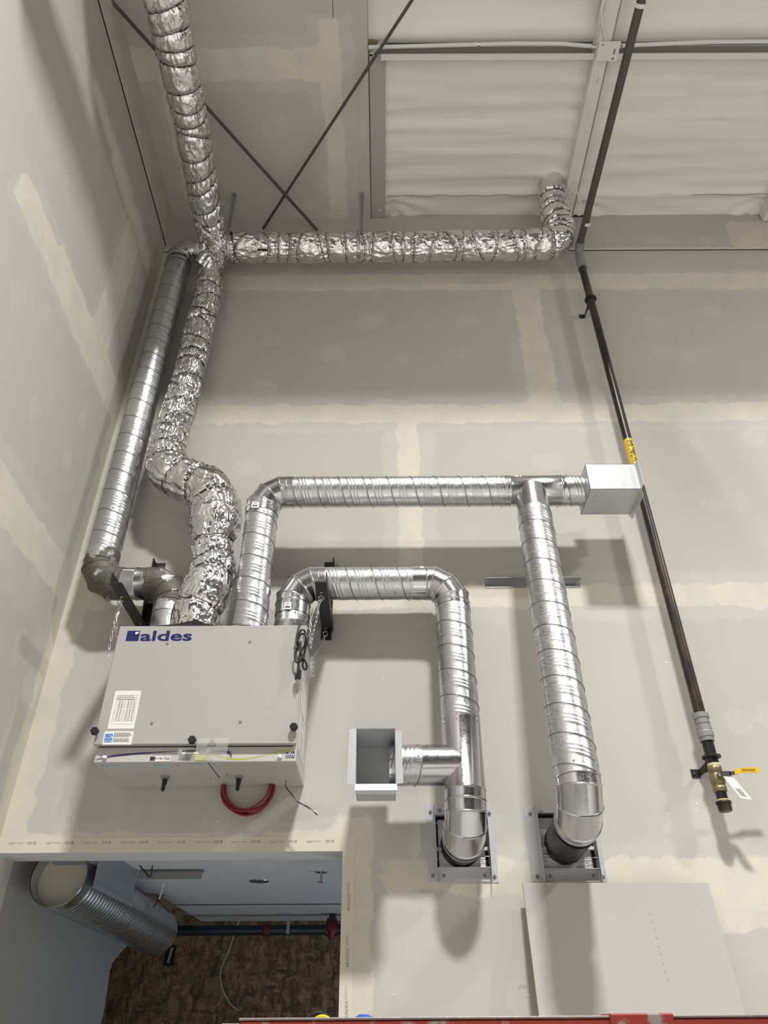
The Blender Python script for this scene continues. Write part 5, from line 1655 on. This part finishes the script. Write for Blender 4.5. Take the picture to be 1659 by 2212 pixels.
bb = thing('tap_box', (-1.25, 3.6, 2.5), 'blue-grey sheet metal box tapped onto the large ribbed duct in the back room', 'duct box')
mb = MB(); mb.box((-1.40, 3.371, 2.535), (-1.2085, 3.929, 2.5975)); mb.poly([(-1.2065, 3.37, 2.455), (-1.2065, 3.37, 2.598), (-1.2065, 3.93, 2.598), (-1.2065, 3.93, 2.455)], (0.0015, 0, 0)); mb.build('box', 'bluegrey', bb)
mb = MB(); mb.poly([(-1.204, 3.36, 2.440), (-1.202, 3.36, 2.462), (-1.202, 3.95, 2.462), (-1.204, 3.95, 2.440)], (0.0015, 0, 0)); fl_ = mb.build('flange', 'bluegrey', bb)
mb = MB()
for y in (3.42, 3.58, 3.76, 3.90):
    cyl(mb, (-1.2025, y, 2.452), (-1.198, y, 2.452), 0.005, 0.004, 8)
s_ = mb.build('screws', 'screwm', fl_); s_['kind'] = 'stuff'
ch = MB()
ch.box((-1.19, 3.90, 2.556), (-0.88, 3.902, 2.592)); ch.box((-1.19, 3.90, 2.590), (-0.877, 3.935, 2.592))
tag(ch.build('metal_channel', 'greyfit', None, (-1.03, 3.91, 2.56)), 'short dark metal channel fixed under the back room ceiling', 'metal channel')
wr = MB(); wr.tube(catmull([(-1.16, 3.80, 2.60), (-1.12, 3.80, 2.565), (-1.10, 3.80, 2.55), (-1.098, 3.80, 2.60)], 0.01), 0.003, 8)
tag(wr.build('tie_wire', 'twine', None, (-1.12, 3.8, 2.58)), 'thin dark wire loop next to the blue-grey box', 'wire')
hw = thing('wire_hanger', (-1.2, 4.45, 2.5), 'knotted wire hanger holding the far end of the large ribbed duct', 'hanger')
mb = MB(); mb.tube(catmull([(-1.155, 4.25, 2.60), (-1.165, 4.27, 2.55), (-1.175, 4.28, 2.525)], 0.01), 0.005, 8); mb.build('upper_strap', 'room2', hw)
mb = MB(); mb.tube(catmull([(-1.175, 4.28, 2.53), (-1.195, 4.30, 2.50), (-1.205, 4.31, 2.49)], 0.01), 0.004, 8); mb.tube([(-1.19, 4.28, 2.532), (-1.150, 4.28, 2.540)], 0.003, 6); mb.tube(catmull([(-1.178, 4.28, 2.52), (-1.165, 4.35, 2.50), (-1.15, 4.45, 2.48)], 0.01), 0.002, 6); mb.build('knot', 'twine', hw)
ca = MB(); cyl(ca, (-0.655, 4.24, 2.5995), (-0.655, 4.24, 2.5965), 0.052, 0.050, 32)
cv_ = ca.build('ceiling_disc', 'dulled', None, (-0.655, 4.24, 2.598)); tag(cv_, 'flat round grey disc on the back room ceiling', 'ceiling disc')
sp_ = thing('sprinkler', (-0.31, 3.99, 2.6), 'small sprinkler head hanging from the back room ceiling', 'sprinkler')
mb = MB(); cyl(mb, (-0.31, 3.99, 2.5995), (-0.31, 3.99, 2.596), 0.030, 0.028, 24); mb.build('rosette', 'dulled', sp_)
mb = MB(); cyl(mb, (-0.31, 3.99, 2.597), (-0.31, 3.99, 2.556), 0.006, 0.005, 12); cyl(mb, (-0.31, 3.99, 2.556), (-0.31, 3.99, 2.553), 0.018, 0.016, 16); mb.build('deflector', 'screwm', sp_)
sp = thing('sprinkler_pipe', (-0.6, 5.5, 2.5), 'dark horizontal sprinkler pipe with red couplings in front of the strand board', 'pipe')
mb = MB(); mb.tube([(-2.4, 5.5, 2.507), (2.4, 5.5, 2.507)], 0.030, 24); mb.build('main_pipe', 'darkpipe', sp)
mb = MB(); mb.rings(sweep([(-0.80, 5.5, 2.507), (-0.797, 5.5, 2.507), (-0.753, 5.5, 2.507), (-0.750, 5.5, 2.507)], [0.034, 0.038, 0.038, 0.034], 24)); mb.build('coupling', 'redfit', sp)
mb = MB(); mb.tube([(-0.343, 5.5, 2.56), (-0.343, 5.5, 2.598)], 0.022, 16); mb.tube([(-0.343, 5.5, 2.55), (-0.343, 5.5, 2.59)], 0.020, 16); mb.build('drop_pipe', 'rubber', sp)
mb = MB(); mb.rings(sweep([(-0.345, 5.49, z) for z in (2.575, 2.57, 2.545, 2.54, 2.50, 2.475, 2.45)], [0.022, 0.034, 0.036, 0.044, 0.040, 0.024, 0.018], 20)); mb.rings(sweep([(-0.385, 5.5, 2.507), (-0.305, 5.5, 2.507)], [0.038, 0.038], 20)); mb.build('tee_fitting', 'redfit', sp)
ph_ = thing('pipe_hanger', (-0.63, 5.45, 2.55), 'flat pale strap hanger holding up the dark sprinkler pipe', 'pipe hanger')
mb = MB(); mb.box((-0.637, 5.455, 2.48), (-0.617, 5.460, 2.585)); mb.box((-0.632, 5.455, 2.585), (-0.622, 5.460, 2.60)); mb.tube([(-0.627, 5.457, 2.58), (-0.625, 5.457, 2.60)], 0.006, 10); mb.build('strap', 'bluegrey', ph_)
wh = thing('white_cable', (-0.95, 5.8, 2.2), 'thin white cable hanging in a curve before the strand board wall', 'cable')
mb = MB(); mb.tube(catmull([(-0.99, 5.70, 2.60), (-1.02, 5.74, 2.53), (-1.06, 5.80, 2.42), (-1.10, 5.82, 2.33), (-1.105, 5.82, 2.26), (-1.07, 5.82, 2.18), (-1.01, 5.81, 2.11), (-0.955, 5.80, 2.08)], 0.02), 0.0045, 8); mb.build('sheath', 'capcream', wh)
sw = thing('wall_box', (-1.45, 5.84, 2.36), 'small black electrical box set in the strand board near the ribbed duct', 'electrical box')
mb = MB(); mb.box((-1.50, 5.825, 2.335), (-1.435, 5.852, 2.45)); mb.build('box', 'dark', sw)
mb = MB(); mb.tube([(-1.475, 5.822, 2.35), (-1.46, 5.822, 2.44)], 0.003, 6); mb.tube([(-1.465, 5.822, 2.35), (-1.45, 5.822, 2.44)], 0.0025, 6); mb.build('wires', 'room2', sw)

# ------------------------------------------------------------ lift rail in the foreground
rl = thing('lift_rail', (0.5, 1.25, 1.92), 'worn red steel lift rail across the bottom with scuffed bare edges', 'rail')
tilt = Matrix.Rotation(-0.004, 4, 'Y')
mb = MB(); mb.bbox((-0.203, 1.25, 1.885), (1.30, 1.30, 1.9515), 0.003); o = mb.build('tube', 'rail', rl)
mb = MB(); mb.bbox((-0.205, 1.2485, 1.9505), (1.30, 1.3015, 1.9535), 0.001); mb.build('scuffed_top_edge', 'barem', rl)
mb = MB(); mb.bbox((0.315, 1.2455, 1.884), (0.405, 1.3045, 1.9560), 0.002); slv = mb.build('splice_sleeve', 'rail', rl)
mb = MB(); mb.rings(sweep([(0.390, 1.2450, 1.938), (0.390, 1.243, 1.938)], [0.0065, 0.0065], 20)); bh = mb.build('bolt_hole', 'barem', slv)
mb = MB(); mb.bbox((-0.232, 1.262, 1.905), (-0.203, 1.288, 1.9475), 0.002); stb = mb.build('stub_end', 'barem', rl)
mb = MB(); mb.box((-0.2325, 1.2612, 1.908), (-0.212, 1.2622, 1.943)); mb.build('stub_hollow', 'dark', rl)
mb = MB(); mb.box((-0.2, 1.302, 1.905), (1.3, 1.75, 1.912)); mb.build('deck', 'barem', rl)
tm = thing('tape_measure', (-0.108, 1.45, 1.912), 'black and yellow tape measure peeking over the red rail', 'tape measure')
mb = MB(); mb.rings([np.array([(-0.108 + r_ * math.cos(a), yy, 1.9425 + r_ * math.sin(a)) for a in np.linspace(0, 2 * PI, 32, endpoint=False)]) for yy, r_ in ((1.437, 0.021), (1.440, 0.024), (1.462, 0.024), (1.465, 0.021))]); mb.build('case', 'rubber', tm)
mb = MB(); mb.rings([np.array([(-0.101 + r_ * math.cos(a), yy, 1.9425 + r_ * math.sin(a) * 0.98) for a in np.linspace(0, 2 * PI, 32, endpoint=False)]) for yy, r_ in ((1.432, 0.017), (1.4365, 0.019))]); mb.build('yellow_face', 'yellow', tm)
bc = MB(); bc.rings([np.array([(-0.034 + r_ * math.cos(a), 1.45 + r_ * math.sin(a), z) for a in np.linspace(0, 2 * PI, 32, endpoint=False)]) for z, r_ in ((1.9125, 0.019), (1.948, 0.019), (1.957, 0.015), (1.961, 0.007))])
tag(bc.build('blue_cap', 'bluecap', None, (-0.034, 1.45, 1.912)), 'round blue plastic cap just showing above the red rail', 'cap')
